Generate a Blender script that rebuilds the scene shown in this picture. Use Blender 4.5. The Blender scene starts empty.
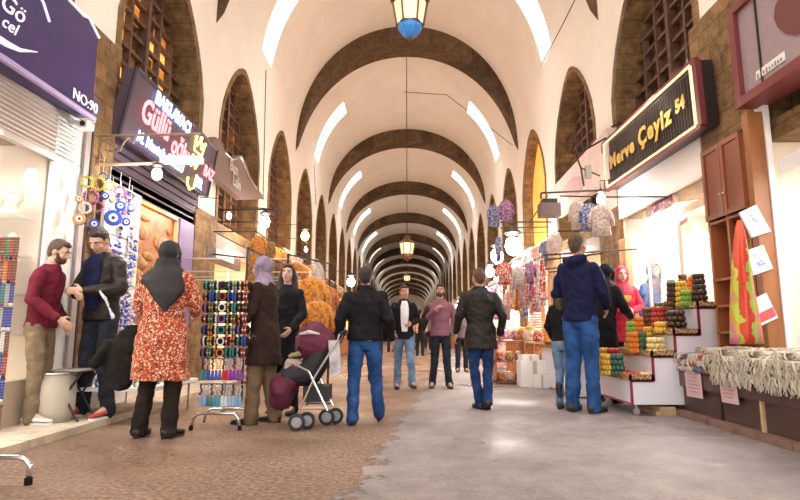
import bpy, bmesh, math, random
from math import pi, sin, cos, radians as R
from mathutils import Vector, Matrix, noise
SC = bpy.context.scene
COL = SC.collection
# ------------------------------------------------------------------ camera, world, exposure
F = 550.0; HC = 0.97; VX, VY = 407.0, 332.0
PITCH = math.atan((VY-250)/F); YAW = math.atan((VX-400)/F*cos(PITCH))
cam = bpy.data.cameras.new('camera'); camo = bpy.data.objects.new('camera', cam); COL.objects.link(camo)
cam.sensor_width = 36; cam.lens = 36*F/800; cam.clip_end = 400
camo.location = (0, 0, HC); camo.rotation_euler = (pi/2+PITCH, 0, YAW)
SC.camera = camo
def at(px, py, X=None, Y=None, Z=None):
    """the point of the place seen at a pixel, on the plane X=, Y= or Z="""
    a = (px-400)/F; b = (250-py)/F
    y = cos(PITCH)-b*sin(PITCH); z = sin(PITCH)+b*cos(PITCH)
    c, s = cos(YAW), sin(YAW)
    d = (a*c-y*s, a*s+y*c, z)
    t = X/d[0] if X is not None else Y/d[1] if Y is not None else (Z-HC)/d[2]
    return Vector((d[0]*t, d[1]*t, HC+d[2]*t))
w = bpy.data.worlds.new('sky'); SC.world = w; w.use_nodes = True
bg = w.node_tree.nodes['Background']; bg.inputs[0].default_value = (1.0, 0.975, 0.94, 1); bg.inputs[1].default_value = 1.9
SC.view_settings.view_transform = 'Standard'; SC.view_settings.look = 'None'
SC.view_settings.gamma = 1; SC.view_settings.use_curve_mapping = False
SC.view_settings.exposure = 0.52
SC.cycles.max_bounces = 6; SC.cycles.diffuse_bounces = 4; SC.cycles.glossy_bounces = 3; SC.cycles.transmission_bounces = 6
SC.cycles.sample_clamp_indirect = 6; SC.cycles.caustics_reflective = False; SC.cycles.caustics_refractive = False

def area(name, loc, target, sx, sy, power, col=(1, 1, 1), spread=180):
    l = bpy.data.lights.new(name, 'AREA'); l.shape = 'RECTANGLE'; l.size = sx; l.size_y = sy; l.energy = power; l.color = col
    l.spread = R(spread)
    o = bpy.data.objects.new(name, l); COL.objects.link(o); o.location = loc
    o.rotation_euler = (Vector(target)-Vector(loc)).to_track_quat('-Z', 'Y').to_euler(); return o
def point(name, loc, power, col=(1, .9, .75), r=.06):
    l = bpy.data.lights.new(name, 'POINT'); l.energy = power; l.color = col; l.shadow_soft_size = r
    o = bpy.data.objects.new(name, l); COL.objects.link(o); o.location = loc; return o

# ------------------------------------------------------------------ materials
MATS = {}
def M(name, col, rough=.7, metal=0, emit=0, ecol=None, var=.0, scale=8, bump=0, bscale=None, col2=None, alpha=1, coat=0, spec=.5, trans=0, sheen=0, stretch=(1, 1, 1)):
    if name in MATS: return MATS[name]
    m = bpy.data.materials.new(name); MATS[name] = m; m.use_nodes = True
    nt = m.node_tree; b = nt.nodes['Principled BSDF']
    b.inputs['Base Color'].default_value = (*col, 1); b.inputs['Roughness'].default_value = rough
    b.inputs['Metallic'].default_value = metal; b.inputs['Specular IOR Level'].default_value = spec if rough < .74 else .18
    if coat: b.inputs['Coat Weight'].default_value = coat
    if trans: b.inputs['Transmission Weight'].default_value = trans; b.inputs['IOR'].default_value = 1.45
    if sheen: b.inputs['Sheen Weight'].default_value = sheen
    if alpha < 1: b.inputs['Alpha'].default_value = alpha
    if emit:
        b.inputs['Emission Color'].default_value = (*(ecol or col), 1); b.inputs['Emission Strength'].default_value = emit
    if var or col2 or bump:
        tc = nt.nodes.new('ShaderNodeTexCoord'); mp = nt.nodes.new('ShaderNodeMapping'); mp.inputs['Scale'].default_value = stretch
        nt.links.new(tc.outputs['Object'], mp.inputs[0])
    if var or col2:
        n = nt.nodes.new('ShaderNodeTexNoise'); n.inputs['Scale'].default_value = scale; n.inputs['Detail'].default_value = 5
        n.inputs['Roughness'].default_value = .6
        nt.links.new(mp.outputs[0], n.inputs['Vector'])
        r = nt.nodes.new('ShaderNodeValToRGB'); r.color_ramp.elements[0].position = .36; r.color_ramp.elements[1].position = .64
        c2 = col2 or tuple(c*(1-var) for c in col)
        c1 = col if col2 else tuple(min(1, c*(1+var*.6)) for c in col)
        r.color_ramp.elements[0].color = (*c2, 1); r.color_ramp.elements[1].color = (*c1, 1)
        nt.links.new(n.outputs['Fac'], r.inputs[0]); nt.links.new(r.outputs[0], b.inputs['Base Color'])
    if bump:
        n2 = nt.nodes.new('ShaderNodeTexNoise'); n2.inputs['Scale'].default_value = bscale or scale; n2.inputs['Detail'].default_value = 4
        nt.links.new(mp.outputs[0], n2.inputs['Vector'])
        bp = nt.nodes.new('ShaderNodeBump'); bp.inputs['Strength'].default_value = bump; bp.inputs['Distance'].default_value = .05
        nt.links.new(n2.outputs['Fac'], bp.inputs['Height']); nt.links.new(bp.outputs[0], b.inputs['Normal'])
    return m
def brickmat(name, c1, c2, mortar, bw, bh, axis='YZ', bump=.6, msize=.012):
    m = bpy.data.materials.new(name); MATS[name] = m; m.use_nodes = True; nt = m.node_tree; b = nt.nodes['Principled BSDF']
    b.inputs['Roughness'].default_value = .85
    tc = nt.nodes.new('ShaderNodeTexCoord'); sp = nt.nodes.new('ShaderNodeSeparateXYZ'); cb = nt.nodes.new('ShaderNodeCombineXYZ')
    nt.links.new(tc.outputs['Object'], sp.inputs[0])
    ad = nt.nodes.new('ShaderNodeMath'); nt.links.new(sp.outputs['X'], ad.inputs[0]); nt.links.new(sp.outputs['Y'], ad.inputs[1])
    nt.links.new(ad.outputs[0], cb.inputs['X']); nt.links.new(sp.outputs['Z'], cb.inputs['Y'])
    br = nt.nodes.new('ShaderNodeTexBrick'); br.inputs['Scale'].default_value = 1; br.inputs['Brick Width'].default_value = bw; br.inputs['Row Height'].default_value = bh
    br.inputs['Mortar Size'].default_value = msize*.6; br.inputs['Color1'].default_value = (*c1, 1); br.inputs['Color2'].default_value = (*c2, 1); br.inputs['Mortar'].default_value = (*mortar, 1)
    nt.links.new(cb.outputs[0], br.inputs['Vector'])
    n = nt.nodes.new('ShaderNodeTexNoise'); n.inputs['Scale'].default_value = 5; n.inputs['Detail'].default_value = 8; n.inputs['Roughness'].default_value = .7
    nt.links.new(tc.outputs['Object'], n.inputs['Vector'])
    r = nt.nodes.new('ShaderNodeValToRGB'); r.color_ramp.elements[0].position = .3; r.color_ramp.elements[1].position = .7
    r.color_ramp.elements[0].color = (.35, .30, .27, 1); r.color_ramp.elements[1].color = (1.6, 1.5, 1.35, 1)
    nt.links.new(n.outputs['Fac'], r.inputs[0])
    mx = nt.nodes.new('ShaderNodeMix'); mx.data_type = 'RGBA'; mx.blend_type = 'MULTIPLY'; mx.inputs[0].default_value = 1
    nt.links.new(br.outputs['Color'], mx.inputs[6]); nt.links.new(r.outputs[0], mx.inputs[7]); nt.links.new(mx.outputs[2], b.inputs['Base Color'])
    bp = nt.nodes.new('ShaderNodeBump'); bp.inputs['Strength'].default_value = bump; bp.inputs['Distance'].default_value = .04
    nt.links.new(n.outputs['Fac'], bp.inputs['Height']); nt.links.new(bp.outputs[0], b.inputs['Normal'])
    return m
def speckmat(name, base, spots, scale=60, rough=.8, lo=.45, hi=.55):
    """cloth with small specks: spots = list of colours picked per voronoi cell"""
    m = bpy.data.materials.new(name); MATS[name] = m; m.use_nodes = True; nt = m.node_tree; b = nt.nodes['Principled BSDF']
    b.inputs['Roughness'].default_value = rough
    tc = nt.nodes.new('ShaderNodeTexCoord'); v = nt.nodes.new('ShaderNodeTexVoronoi'); v.inputs['Scale'].default_value = scale
    nt.links.new(tc.outputs['Object'], v.inputs['Vector'])
    sp = nt.nodes.new('ShaderNodeSeparateColor'); nt.links.new(v.outputs['Color'], sp.inputs[0])
    r = nt.nodes.new('ShaderNodeValToRGB'); r.color_ramp.interpolation = 'CONSTANT'
    cs = [base]+spots
    while len(r.color_ramp.elements) < len(cs): r.color_ramp.elements.new(.5)
    for i, c in enumerate(cs):
        r.color_ramp.elements[i].position = 0 if i == 0 else lo+(hi-lo)*(i-1)/max(1, len(cs)-2)*1.0 if len(cs) > 2 else lo
        r.color_ramp.elements[i].color = (*c, 1)
    nt.links.new(sp.outputs[0], r.inputs[0]); nt.links.new(r.outputs[0], b.inputs['Base Color'])
    return m
def stripemat(name, cols, axis=0, period=.1, rough=.8, noise_amt=.0):
    m = bpy.data.materials.new(name); MATS[name] = m; m.use_nodes = True; nt = m.node_tree; b = nt.nodes['Principled BSDF']
    b.inputs['Roughness'].default_value = rough
    tc = nt.nodes.new('ShaderNodeTexCoord'); sp = nt.nodes.new('ShaderNodeSeparateXYZ'); nt.links.new(tc.outputs['Object'], sp.inputs[0])
    src = sp.outputs[axis]
    if noise_amt:
        n = nt.nodes.new('ShaderNodeTexNoise'); n.inputs['Scale'].default_value = 6; nt.links.new(tc.outputs['Object'], n.inputs['Vector'])
        ma = nt.nodes.new('ShaderNodeMath'); ma.operation = 'MULTIPLY_ADD'; ma.inputs[1].default_value = noise_amt
        nt.links.new(n.outputs['Fac'], ma.inputs[0]); nt.links.new(src, ma.inputs[2]); src = ma.outputs[0]
    d = nt.nodes.new('ShaderNodeMath'); d.operation = 'DIVIDE'; d.inputs[1].default_value = period; nt.links.new(src, d.inputs[0])
    fr = nt.nodes.new('ShaderNodeMath'); fr.operation = 'FRACT'; nt.links.new(d.outputs[0], fr.inputs[0])
    r = nt.nodes.new('ShaderNodeValToRGB'); r.color_ramp.interpolation = 'CONSTANT'
    while len(r.color_ramp.elements) < len(cols): r.color_ramp.elements.new(.5)
    for i, c in enumerate(cols):
        r.color_ramp.elements[i].position = i/len(cols); r.color_ramp.elements[i].color = (*c, 1)
    nt.links.new(fr.outputs[0], r.inputs[0]); nt.links.new(r.outputs[0], b.inputs['Base Color'])
    return m

# ------------------------------------------------------------------ mesh builder
class MB:
    def __init__(s): s.v = []; s.f = []; s.mi = []; s.m = 0; s.T = None
    def add(s, vs, fs):
        o = len(s.v)
        if s.T is not None: vs = [s.T @ Vector(v) for v in vs]
        s.v += [tuple(v) for v in vs]; s.f += [tuple(i+o for i in f) for f in fs]; s.mi += [s.m]*len(fs); return s
    def box(s, c, d, rot=None):
        x, y, z = d[0]/2, d[1]/2, d[2]/2
        vs = [Vector(p) for p in ((-x,-y,-z),(x,-y,-z),(x,y,-z),(-x,y,-z),(-x,-y,z),(x,-y,z),(x,y,z),(-x,y,z))]
        if rot is not None: vs = [rot @ v for v in vs]
        return s.add([v+Vector(c) for v in vs], [(0,3,2,1),(4,5,6,7),(0,1,5,4),(1,2,6,5),(2,3,7,6),(3,0,4,7)])
    def bb(s, a, b):
        a, b = [min(a[i], b[i]) for i in range(3)], [max(a[i], b[i]) for i in range(3)]
        return s.box([(a[i]+b[i])/2 for i in range(3)], [b[i]-a[i] for i in range(3)])
    def slab(s, q, t):
        """q: 4 points TL TR BR BL; thickness t pushed backwards along -normal"""
        q = [Vector(p) for p in q]; n = (q[1]-q[0]).cross(q[3]-q[0]).normalized(); b = [p+n*t for p in q]
        return s.add(q+b, [(3,2,1,0),(4,5,6,7),(0,1,5,4),(1,2,6,5),(2,3,7,6),(3,0,4,7)])
    def prism(s, poly, ext):
        n = len(poly); e = Vector(ext); a = [Vector(p) for p in poly]
        return s.add(a+[p+e for p in a], [tuple(range(n))[::-1], tuple(range(n, 2*n))]+[(i, (i+1) % n, n+(i+1) % n, n+i) for i in range(n)])
    def loft(s, rings, cap=True, closed=True):
        n = len(rings[0]); vs = [p for r in rings for p in r]; fs = []
        for i in range(len(rings)-1):
            for j in range(n if closed else n-1):
                k = (j+1) % n; fs.append((i*n+j, i*n+k, (i+1)*n+k, (i+1)*n+j))
        if cap: fs += [tuple(range(n))[::-1], tuple(range((len(rings)-1)*n, len(rings)*n))]
        return s.add(vs, fs)
    def tube(s, pts, r, n=8, cap=True):
        pts = [Vector(p) for p in pts]; k = len(pts); rs = r if isinstance(r, (list, tuple)) else [r]*k; rings = []
        up = None
        for i, p in enumerate(pts):
            t = (pts[min(i+1, k-1)]-pts[max(i-1, 0)]).normalized()
            if up is None: up = t.orthogonal().normalized()
            up = (up-t*up.dot(t)); up = up.normalized() if up.length > 1e-5 else t.orthogonal().normalized()
            sd = t.cross(up)
            rings.append([p+(up*cos(2*pi*j/n)+sd*sin(2*pi*j/n))*rs[i] for j in range(n)])
        return s.loft(rings, cap)
    def ell(s, c, r, rot=None, nu=12, nv=8):
        rings = []; c = Vector(c)
        if not isinstance(r, (list, tuple)): r = (r, r, r)
        vs = [Vector((0, 0, -r[2]))]
        for i in range(1, nv):
            a = -pi/2+pi*i/nv
            vs += [Vector((r[0]*cos(a)*cos(2*pi*j/nu), r[1]*cos(a)*sin(2*pi*j/nu), r[2]*sin(a))) for j in range(nu)]
        vs.append(Vector((0, 0, r[2]))); fs = []
        for j in range(nu):
            k = (j+1) % nu; fs.append((0, 1+k, 1+j)); b = 1+(nv-2)*nu; fs.append((len(vs)-1, b+j, b+k))
            for i in range(nv-2): fs.append((1+i*nu+j, 1+i*nu+k, 1+(i+1)*nu+k, 1+(i+1)*nu+j))
        if rot is not None: vs = [rot @ v for v in vs]
        return s.add([v+c for v in vs], fs)
    def lathe(s, prof, c=(0, 0, 0), n=16, rot=None):
        rings = [[(r*cos(2*pi*j/n), r*sin(2*pi*j/n), z) for j in range(n)] for r, z in prof]
        rings = [[(rot @ Vector(p) if rot is not None else Vector(p))+Vector(c) for p in ring] for ring in rings]
        return s.loft(rings, True)
    def torus(s, c, R0, r, rot=None, n=16, m=6):
        vs = []; fs = []
        for i in range(n):
            for j in range(m):
                a, b = 2*pi*i/n, 2*pi*j/m
                p = Vector(((R0+r*cos(b))*cos(a), (R0+r*cos(b))*sin(a), r*sin(b)))
                if rot is not None: p = rot @ p
                vs.append(p+Vector(c)); fs.append((i*m+j, ((i+1) % n)*m+j, ((i+1) % n)*m+(j+1) % m, i*m+(j+1) % m))
        return s.add(vs, fs)
    def limb(s, pts, rs, n=10):
        pts = [Vector(p) for p in pts]
        for i in range(len(pts)-1): s.tube([pts[i], pts[i+1]], [rs[i], rs[i+1]], n)
        for p, r in zip(pts, rs): s.ell(p, r*1.0, nu=n, nv=8)
        return s
    def ring(s, c, rx, ry, n=20, T=None):
        out = [Vector((c[0]+rx*cos(2*pi*j/n), c[1]+ry*sin(2*pi*j/n), c[2])) for j in range(n)]
        return [T(p) for p in out] if T else out
    def mesh(s, name, mats, smooth=False):
        me = bpy.data.meshes.new(name); me.from_pydata(s.v, [], s.f)
        for m in (mats if isinstance(mats, (list, tuple)) else [mats]): me.materials.append(m)
        me.polygons.foreach_set('material_index', s.mi); me.polygons.foreach_set('use_smooth', [smooth]*len(s.f))
        me.update(); return me
    def build(s, name, mats, parent=None, loc=None, smooth=False, w=False):
        """w=True: vertices are in world coordinates; the object gets its origin at loc or under its parent"""
        if w:
            off = Vector(loc) if loc is not None else (rootloc(parent) if parent else None)
            if off is None:
                n = len(s.v); off = Vector((sum(v[0] for v in s.v)/n, sum(v[1] for v in s.v)/n, min(v[2] for v in s.v)))
                loc = off
            s.v = [tuple(Vector(v)-off) for v in s.v]
        me = s.mesh(name, mats, smooth)
        bm = bmesh.new(); bm.from_mesh(me); bmesh.ops.recalc_face_normals(bm, faces=bm.faces); bm.to_mesh(me); bm.free()
        o = bpy.data.objects.new(name, me); COL.objects.link(o)
        if parent: o.parent = parent
        if loc is not None and not parent: o.location = loc
        return o
def rootloc(o):
    v = Vector(o.location)
    while o.parent: o = o.parent; v = v+Vector(o.location)
    return v
def tag(o, label=None, cat=None, group=None, kind=None):
    if label: o['label'] = label
    if cat: o['category'] = cat
    if group: o['group'] = group
    if kind: o['kind'] = kind
    return o
def thing(name, loc, label, cat, group=None, rz=0):
    o = bpy.data.objects.new(name, None); COL.objects.link(o); o.location = loc; o.rotation_euler = (0, 0, rz); o.empty_display_size = .1
    return tag(o, label, cat, group)
def struct(name, mb, mats, smooth=False): return tag(mb.build(name, mats, smooth=smooth), kind='structure')
def dup(src, loc=None, rz=None, scale=None, label=None, group=None):
    def cp(o, par):
        c = o.copy(); COL.objects.link(c); c.parent = par
        for ch in list(o.children): cp(ch, c)
        return c
    r = cp(src, None)
    if loc is not None: r.location = loc
    if rz is not None: r.rotation_euler = (0, 0, rz)
    if scale is not None: r.scale = (scale,)*3 if not isinstance(scale, (tuple, list)) else scale
    if label: r['label'] = label
    if group: r['group'] = group
    return r
def text(body, mat, parent, size, M4, name='lettering', ext=.004, shear=0, spacing=1, sx=1, bold=0):
    cu = bpy.data.curves.new(name, 'FONT'); cu.body = body; cu.size = size; cu.extrude = ext; cu.shear = shear; cu.space_character = spacing
    cu.align_x = 'CENTER'; cu.align_y = 'CENTER'; cu.offset = bold; cu.resolution_u = 3
    to = bpy.data.objects.new('t', cu); COL.objects.link(to)
    me = bpy.data.meshes.new_from_object(to.evaluated_get(bpy.context.evaluated_depsgraph_get()))
    bpy.data.objects.remove(to); bpy.data.curves.remove(cu)
    off = rootloc(parent) if parent else Vector()
    S = Matrix.Diagonal((sx, 1, 1, 1))
    for v in me.vertices: v.co = (M4 @ S @ v.co)-off
    me.materials.clear(); me.materials.append(mat); me.name = name
    o = bpy.data.objects.new(name, me); COL.objects.link(o); o.parent = parent; return o
def frameM(q, u, v, out=.01):
    """matrix placing text at (u,v) of quad TL TR BR BL, u from the left, v from the bottom"""
    v = 1-v
    q = [Vector(p) for p in q]; top = q[0].lerp(q[1], u); bot = q[3].lerp(q[2], u); c = top.lerp(bot, v)
    l = q[0].lerp(q[3], v); r = q[1].lerp(q[2], v); X = (r-l).normalized(); Y = (top-bot).normalized(); Z = X.cross(Y).normalized(); Y = Z.cross(X)
    m = Matrix((X, Y, Z)).transposed().to_4x4(); m.translation = c+Z*out; return m
# ------------------------------------------------------------------ setting: street, walls, vault
W = 3.87; ZS = 7.2; PIT = 4.03; PY0 = 2.28; NB = 30
YEND = PY0+PIT*NB; YBEG = -1.75
def crown(y):
    ks = [(-6, 13.4), (2.3, 13.1), (10.4, 12.6), (18.5, 11.85), (26.6, 11.05), (34.7, 10.6), (42.8, 10.3), (50.9, 10.1), (130, 9.3)]
    for (a, ha), (b, hb) in zip(ks, ks[1:]):
        if y <= b: return ha+(hb-ha)*(y-a)/(b-a)
    return ks[-1][1]
def arc(t, y, drop=0):
    """t 0..1 left spring to right spring"""
    a = pi*(1-t); h = crown(y)-ZS-drop*(sin(a)**1.0)
    return Vector((W*1.0*math.copysign(abs(cos(a))**.97, cos(a)), y, ZS+h*sin(a)**.92))
plaster = M('plaster', (.92, .85, .77), .9, var=.04, scale=1.1, bump=.15, bscale=3)
stone = brickmat('brown_stone', (.27, .165, .07), (.20, .12, .052), (.12, .07, .035), .46, .24)
ribstone = brickmat('rib_stone', (.145, .085, .04), (.065, .038, .02), (.04, .025, .015), .5, 2.5)
woodd = M('dark_wood', (.15, .075, .05), .6, var=.3, scale=10)
# vault with skylight slots
slots = [6.6, 14.0, 22.3, 30.6, 38.8, 47, 55, 63, 71, 79]
mb = MB(); NT = 64; ys = []
y = YBEG
cuts = sorted({YBEG, YEND+1}|{s-.5 for s in slots}|{s+.5 for s in slots}|{PY0+PIT*(k*2) for k in range(-1, 16) if PY0+PIT*(k*2) > YBEG})
for a, b in zip(cuts, cuts[1:]):
    hole = any(abs((a+b)/2-s) < .2 for s in slots)
    for i in range(NT):
        t = (i+.5)/NT; tt = min(t, 1-t)
        if hole and .065 < tt < .265: continue
        t0, t1 = i/NT, (i+1)/NT
        q = [arc(t0, a), arc(t1, a), arc(t1, b), arc(t0, b)]; mb.add(q, [(0, 1, 2, 3)])
        o = [p+Vector((p.x*.05, 0, .30)) for p in q]; mb.add(o, [(3, 2, 1, 0)])
    if hole:  # reveals of the slots
        for sgn in (0, 1):
            idx = [i for i in range(NT) if .065 < min((i+.5)/NT, 1-(i+.5)/NT) < .265 and ((i+.5)/NT < .5) == (sgn == 0)]
            for yy in (a, b):
                for i in idx:
                    p, q2 = arc(i/NT, yy), arc((i+1)/NT, yy)
                    mb.add([p, q2, q2+Vector((q2.x*.05, 0, .30)), p+Vector((p.x*.05, 0, .30))], [(0, 1, 2, 3)])
            for i in (idx[0], idx[-1]+1):
                p, q2 = arc(i/NT, a), arc(i/NT, b)
                mb.add([p, q2, q2+Vector((q2.x*.05, 0, .30)), p+Vector((p.x*.05, 0, .30))], [(0, 1, 2, 3)])
struct('ceiling', mb, plaster)
for k, s in enumerate(slots):
    for sg in (-1, 1):
        if s > 50: continue
        area('skylight_daylight', (sg*3.35, s, crown(s)-1.0+.6), (sg*.6, s, 3), 1.1, 2.6, 420, (1, .97, .93))
# stone ribs, crescents dying into the springing
k = 0; yr = PY0
while yr < YEND:
    k += 1
    if yr > 4:
        mb = MB(); N = 48; rings = []
        for i in range(N+1):
            t = .0+1.0*i/N; s = sin(pi*t); d = .62*s**.8; wd = 1.05*s**.55+.02
            f0 = arc(t, yr); f1 = arc(t, yr, 0); inn = Vector((f0.x*(1-.075*s**.6), yr, f0.z-d))
            out = f0+Vector((0, 0, .12)); dy = Vector((0, wd, 0)); fo = Vector((0, -.0, 0))
            rings.append([out, inn, inn+dy, out+dy])
        mb.loft(rings); struct('trim_%d' % k, mb, ribstone)
    yr += PIT*2
# long walls with pointed openings
def arch_pts(yc, hw, z0, zs, za, n=10):
    """pointed arch outline from lower near corner up and over to lower far corner, as (y,z)"""
    P = [(yc-hw, z0), (yc-hw, zs)]
    for i in range(1, 2*n):
        t = i/n-1; h = (1-abs(t)**1.6)**.70 if abs(t) < 1 else 0
        P.append((yc+hw*t, zs+(za-zs)*h))
    P += [(yc+hw, zs), (yc+hw, z0)]
    return P
Z0, ZSP, ZAP, HW = 3.2, 5.3, 7.05, 1.42
for sg, side in ((-1, 'left'), (1, 'right')):
    mb = MB(); X = sg*W
    for k in range(-1, NB):
        yc = PY0+PIT*(k+.5); a, b = yc-PIT/2, yc+PIT/2
        if k == -1: mb.add([(X, a, 0), (X, b, 0), (X, b, ZS+.25), (X, a, ZS+.25)], [(0, 1, 2, 3)]); continue
        P = arch_pts(yc, HW, Z0, ZSP, ZAP)
        mb.m = 0
        mb.add([(X, a, Z0), (X, P[0][0], Z0), (X, P[0][0], ZSP), (X, a, ZSP)], [(0, 1, 2, 3)])
        mb.add([(X, b, Z0), (X, P[-1][0], Z0), (X, P[-1][0], ZSP), (X, b, ZSP)], [(0, 1, 2, 3)])
        A = P[1:-1]; A = [(a, ZSP)]+A+[(b, ZSP)]
        zt = ZS+.02
        for (y0, z0), (y1, z1) in zip(A, A[1:]):
            mb.add([(X, y0, z0), (X, y1, z1), (X, y1, zt), (X, y0, zt)], [(0, 1, 2, 3)])
        # reveals in stone
        mb.m = 1; XD = X+sg*.75
        for (y0, z0), (y1, z1) in zip(P, P[1:]):
            mb.add([(X, y0, z0), (X, y1, z1), (XD, y1, z1), (XD, y0, z0)], [(0, 1, 2, 3)])
        # narrow stone order standing round the arch
        for (y0, z0), (y1, z1) in zip(P, P[1:]):
            o = lambda y_, z_: (y_+(y_-yc)*.09, z_+.12*max(0, (z_-ZSP)/(ZAP-ZSP)))
            (u0, w0), (u1, w1) = o(y0, z0), o(y1, z1); xf = X-sg*.02
            mb.add([(xf, y0, z0), (xf, y1, z1), (xf, u1, w1), (xf, u0, w0)], [(0, 1, 2, 3)])
            mb.add([(xf, u0, w0), (xf, u1, w1), (X, u1, w1), (X, u0, w0)], [(0, 1, 2, 3)])
    # piers below, in stone; solid up to Z0 ; near piers carry bare stone higher
    mb.m = 1
    for k in range(0, NB+1):
        yp = PY0+PIT*k
        mb.bb((X-sg*.02, yp-.56, 0), (X+sg*.9, yp+.56, Z0+.05))
    mb.m = 0; XD = X+sg*.9
    mb.m = 1
    mb.bb((X+sg*.02, YBEG, Z0-.22), (XD, YEND, Z0))
    tag(mb.build('wall_'+side, [plaster, stone]), kind='structure')
# bare stone skin on the first piers, above the shops
for sg, (y0, y1), zt, nm in ((-1, (5.72, 6.86), 4.7, 'stone_left'), (1, (5.75, 7.0), 5.0, 'stone_right')):
    mb = MB(); mb.bb((sg*W, y0, Z0-.1), (sg*(W-.05), y1, zt)); struct('trim_pier_'+nm, mb, [stone])
mb = MB(); mb.bb((-W, YEND, 0), (W, YEND+.3, 11)); struct('wall_far', mb, M('far_wall', (.62, .5, .4), .9))
# outer blocking walls behind the windows and shops
for sg, side in ((-1, 'left'), (1, 'right')):
    mb = MB(); mb.bb((sg*5.6, YBEG, -.1), (sg*7.4, YEND, 3.1)); mb.bb((sg*(W+.9), YBEG, 3.0), (sg*7.4, YEND, 3.3))
    for k in range(-1, NB+1):
        yp = PY0+PIT*k; mb.bb((sg*(W+.03), yp-.60, 0), (sg*7.3, yp+.60, 3.1))
    struct('wall_shops_'+side, mb, M('shop_wall', (.82, .72, .6), .8))
# window lattices
def lattice(sg, k, lit, yc, nx=6, nz=13, bar=.055):
    mb = MB(); X = sg*(W+.42); P = arch_pts(yc, HW, Z0, ZSP, ZAP)
    def top(y):
        t = abs((y-yc)/HW)
        return ZSP+(ZAP-ZSP)*(max(0, 1-t**1.6))**.70 if t < 1 else ZSP
    for i in range(nx+1):
        y = yc-HW+2*HW*i/nx; zt = top(y)
        mb.bb((X-.05, y-bar/2, Z0), (X+.05, y+bar/2, zt))
    for j in range(nz+1):
        z = Z0+(ZAP-Z0)*j/nz
        hw = HW if z < ZSP else HW*(max(0, 1-((z-ZSP)/(ZAP-ZSP))**(1/.70)))**(1/1.6)
        if hw > .05: mb.bb((X-.04, yc-hw, z-bar/2), (X+.04, yc+hw, z+bar/2))
    mb.bb((X-.08, yc-.05, Z0), (X+.08, yc+.05, ZAP))
    o = tag(mb.build('window_%d' % k, woodd), kind='structure')
    g = MB(); xg = X+sg*.09; pts = [(xg, y, z) for y, z in P]; g.prism(pts, (sg*.02, 0, 0))
    rg = random.Random(k*7)
    if lit is pane_w:
        g.m = 1
        for i in range(nx):
            for j in range(nz):
                y0 = yc-HW+2*HW*i/nx; z0 = Z0+(ZAP-Z0)*j/nz; y1 = y0+2*HW/nx; z1 = z0+(ZAP-Z0)/nz
                if rg.random() < .42 and z1 < top(y0+.01) and z1 < top(y1-.01): g.m = rg.choice((1, 1, 2)); g.add([(xg-sg*.01, y0, z0), (xg-sg*.01, y1, z0), (xg-sg*.01, y1, z1), (xg-sg*.01, y0, z1)], [(0, 1, 2, 3)])
    g.build('pane', [lit, pane_y, pane_o], o)
    return o
pane_d = M('pane_dark', (.16, .10, .07), .25, var=.5, scale=1.2)
pane_w = M('pane_warm', (.55, .30, .10), .4, col2=(.12, .07, .05), scale=2.2, emit=.0)
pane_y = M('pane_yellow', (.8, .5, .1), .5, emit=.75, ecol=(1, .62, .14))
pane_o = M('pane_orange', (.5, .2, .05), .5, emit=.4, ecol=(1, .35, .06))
pane_l = M('pane_lit', (.9, .5, .12), .5, emit=1.0, ecol=(1, .5, .1))
k = 0
for sg in (-1, 1):
    for j in range(0, 16):
        k += 1; yc = PY0+PIT*(j+.5)
        if sg == 1 and j == 3:
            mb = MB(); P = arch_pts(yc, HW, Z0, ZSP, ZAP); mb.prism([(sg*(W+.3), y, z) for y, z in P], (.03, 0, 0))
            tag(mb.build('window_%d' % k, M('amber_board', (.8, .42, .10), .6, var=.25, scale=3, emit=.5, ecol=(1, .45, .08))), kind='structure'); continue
        lattice(sg, k, pane_w if (sg, j) in ((-1, 1), (-1, 2)) else pane_d, yc, nx=6 if j < 4 else 4, nz=13 if j < 4 else 9)

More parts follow.
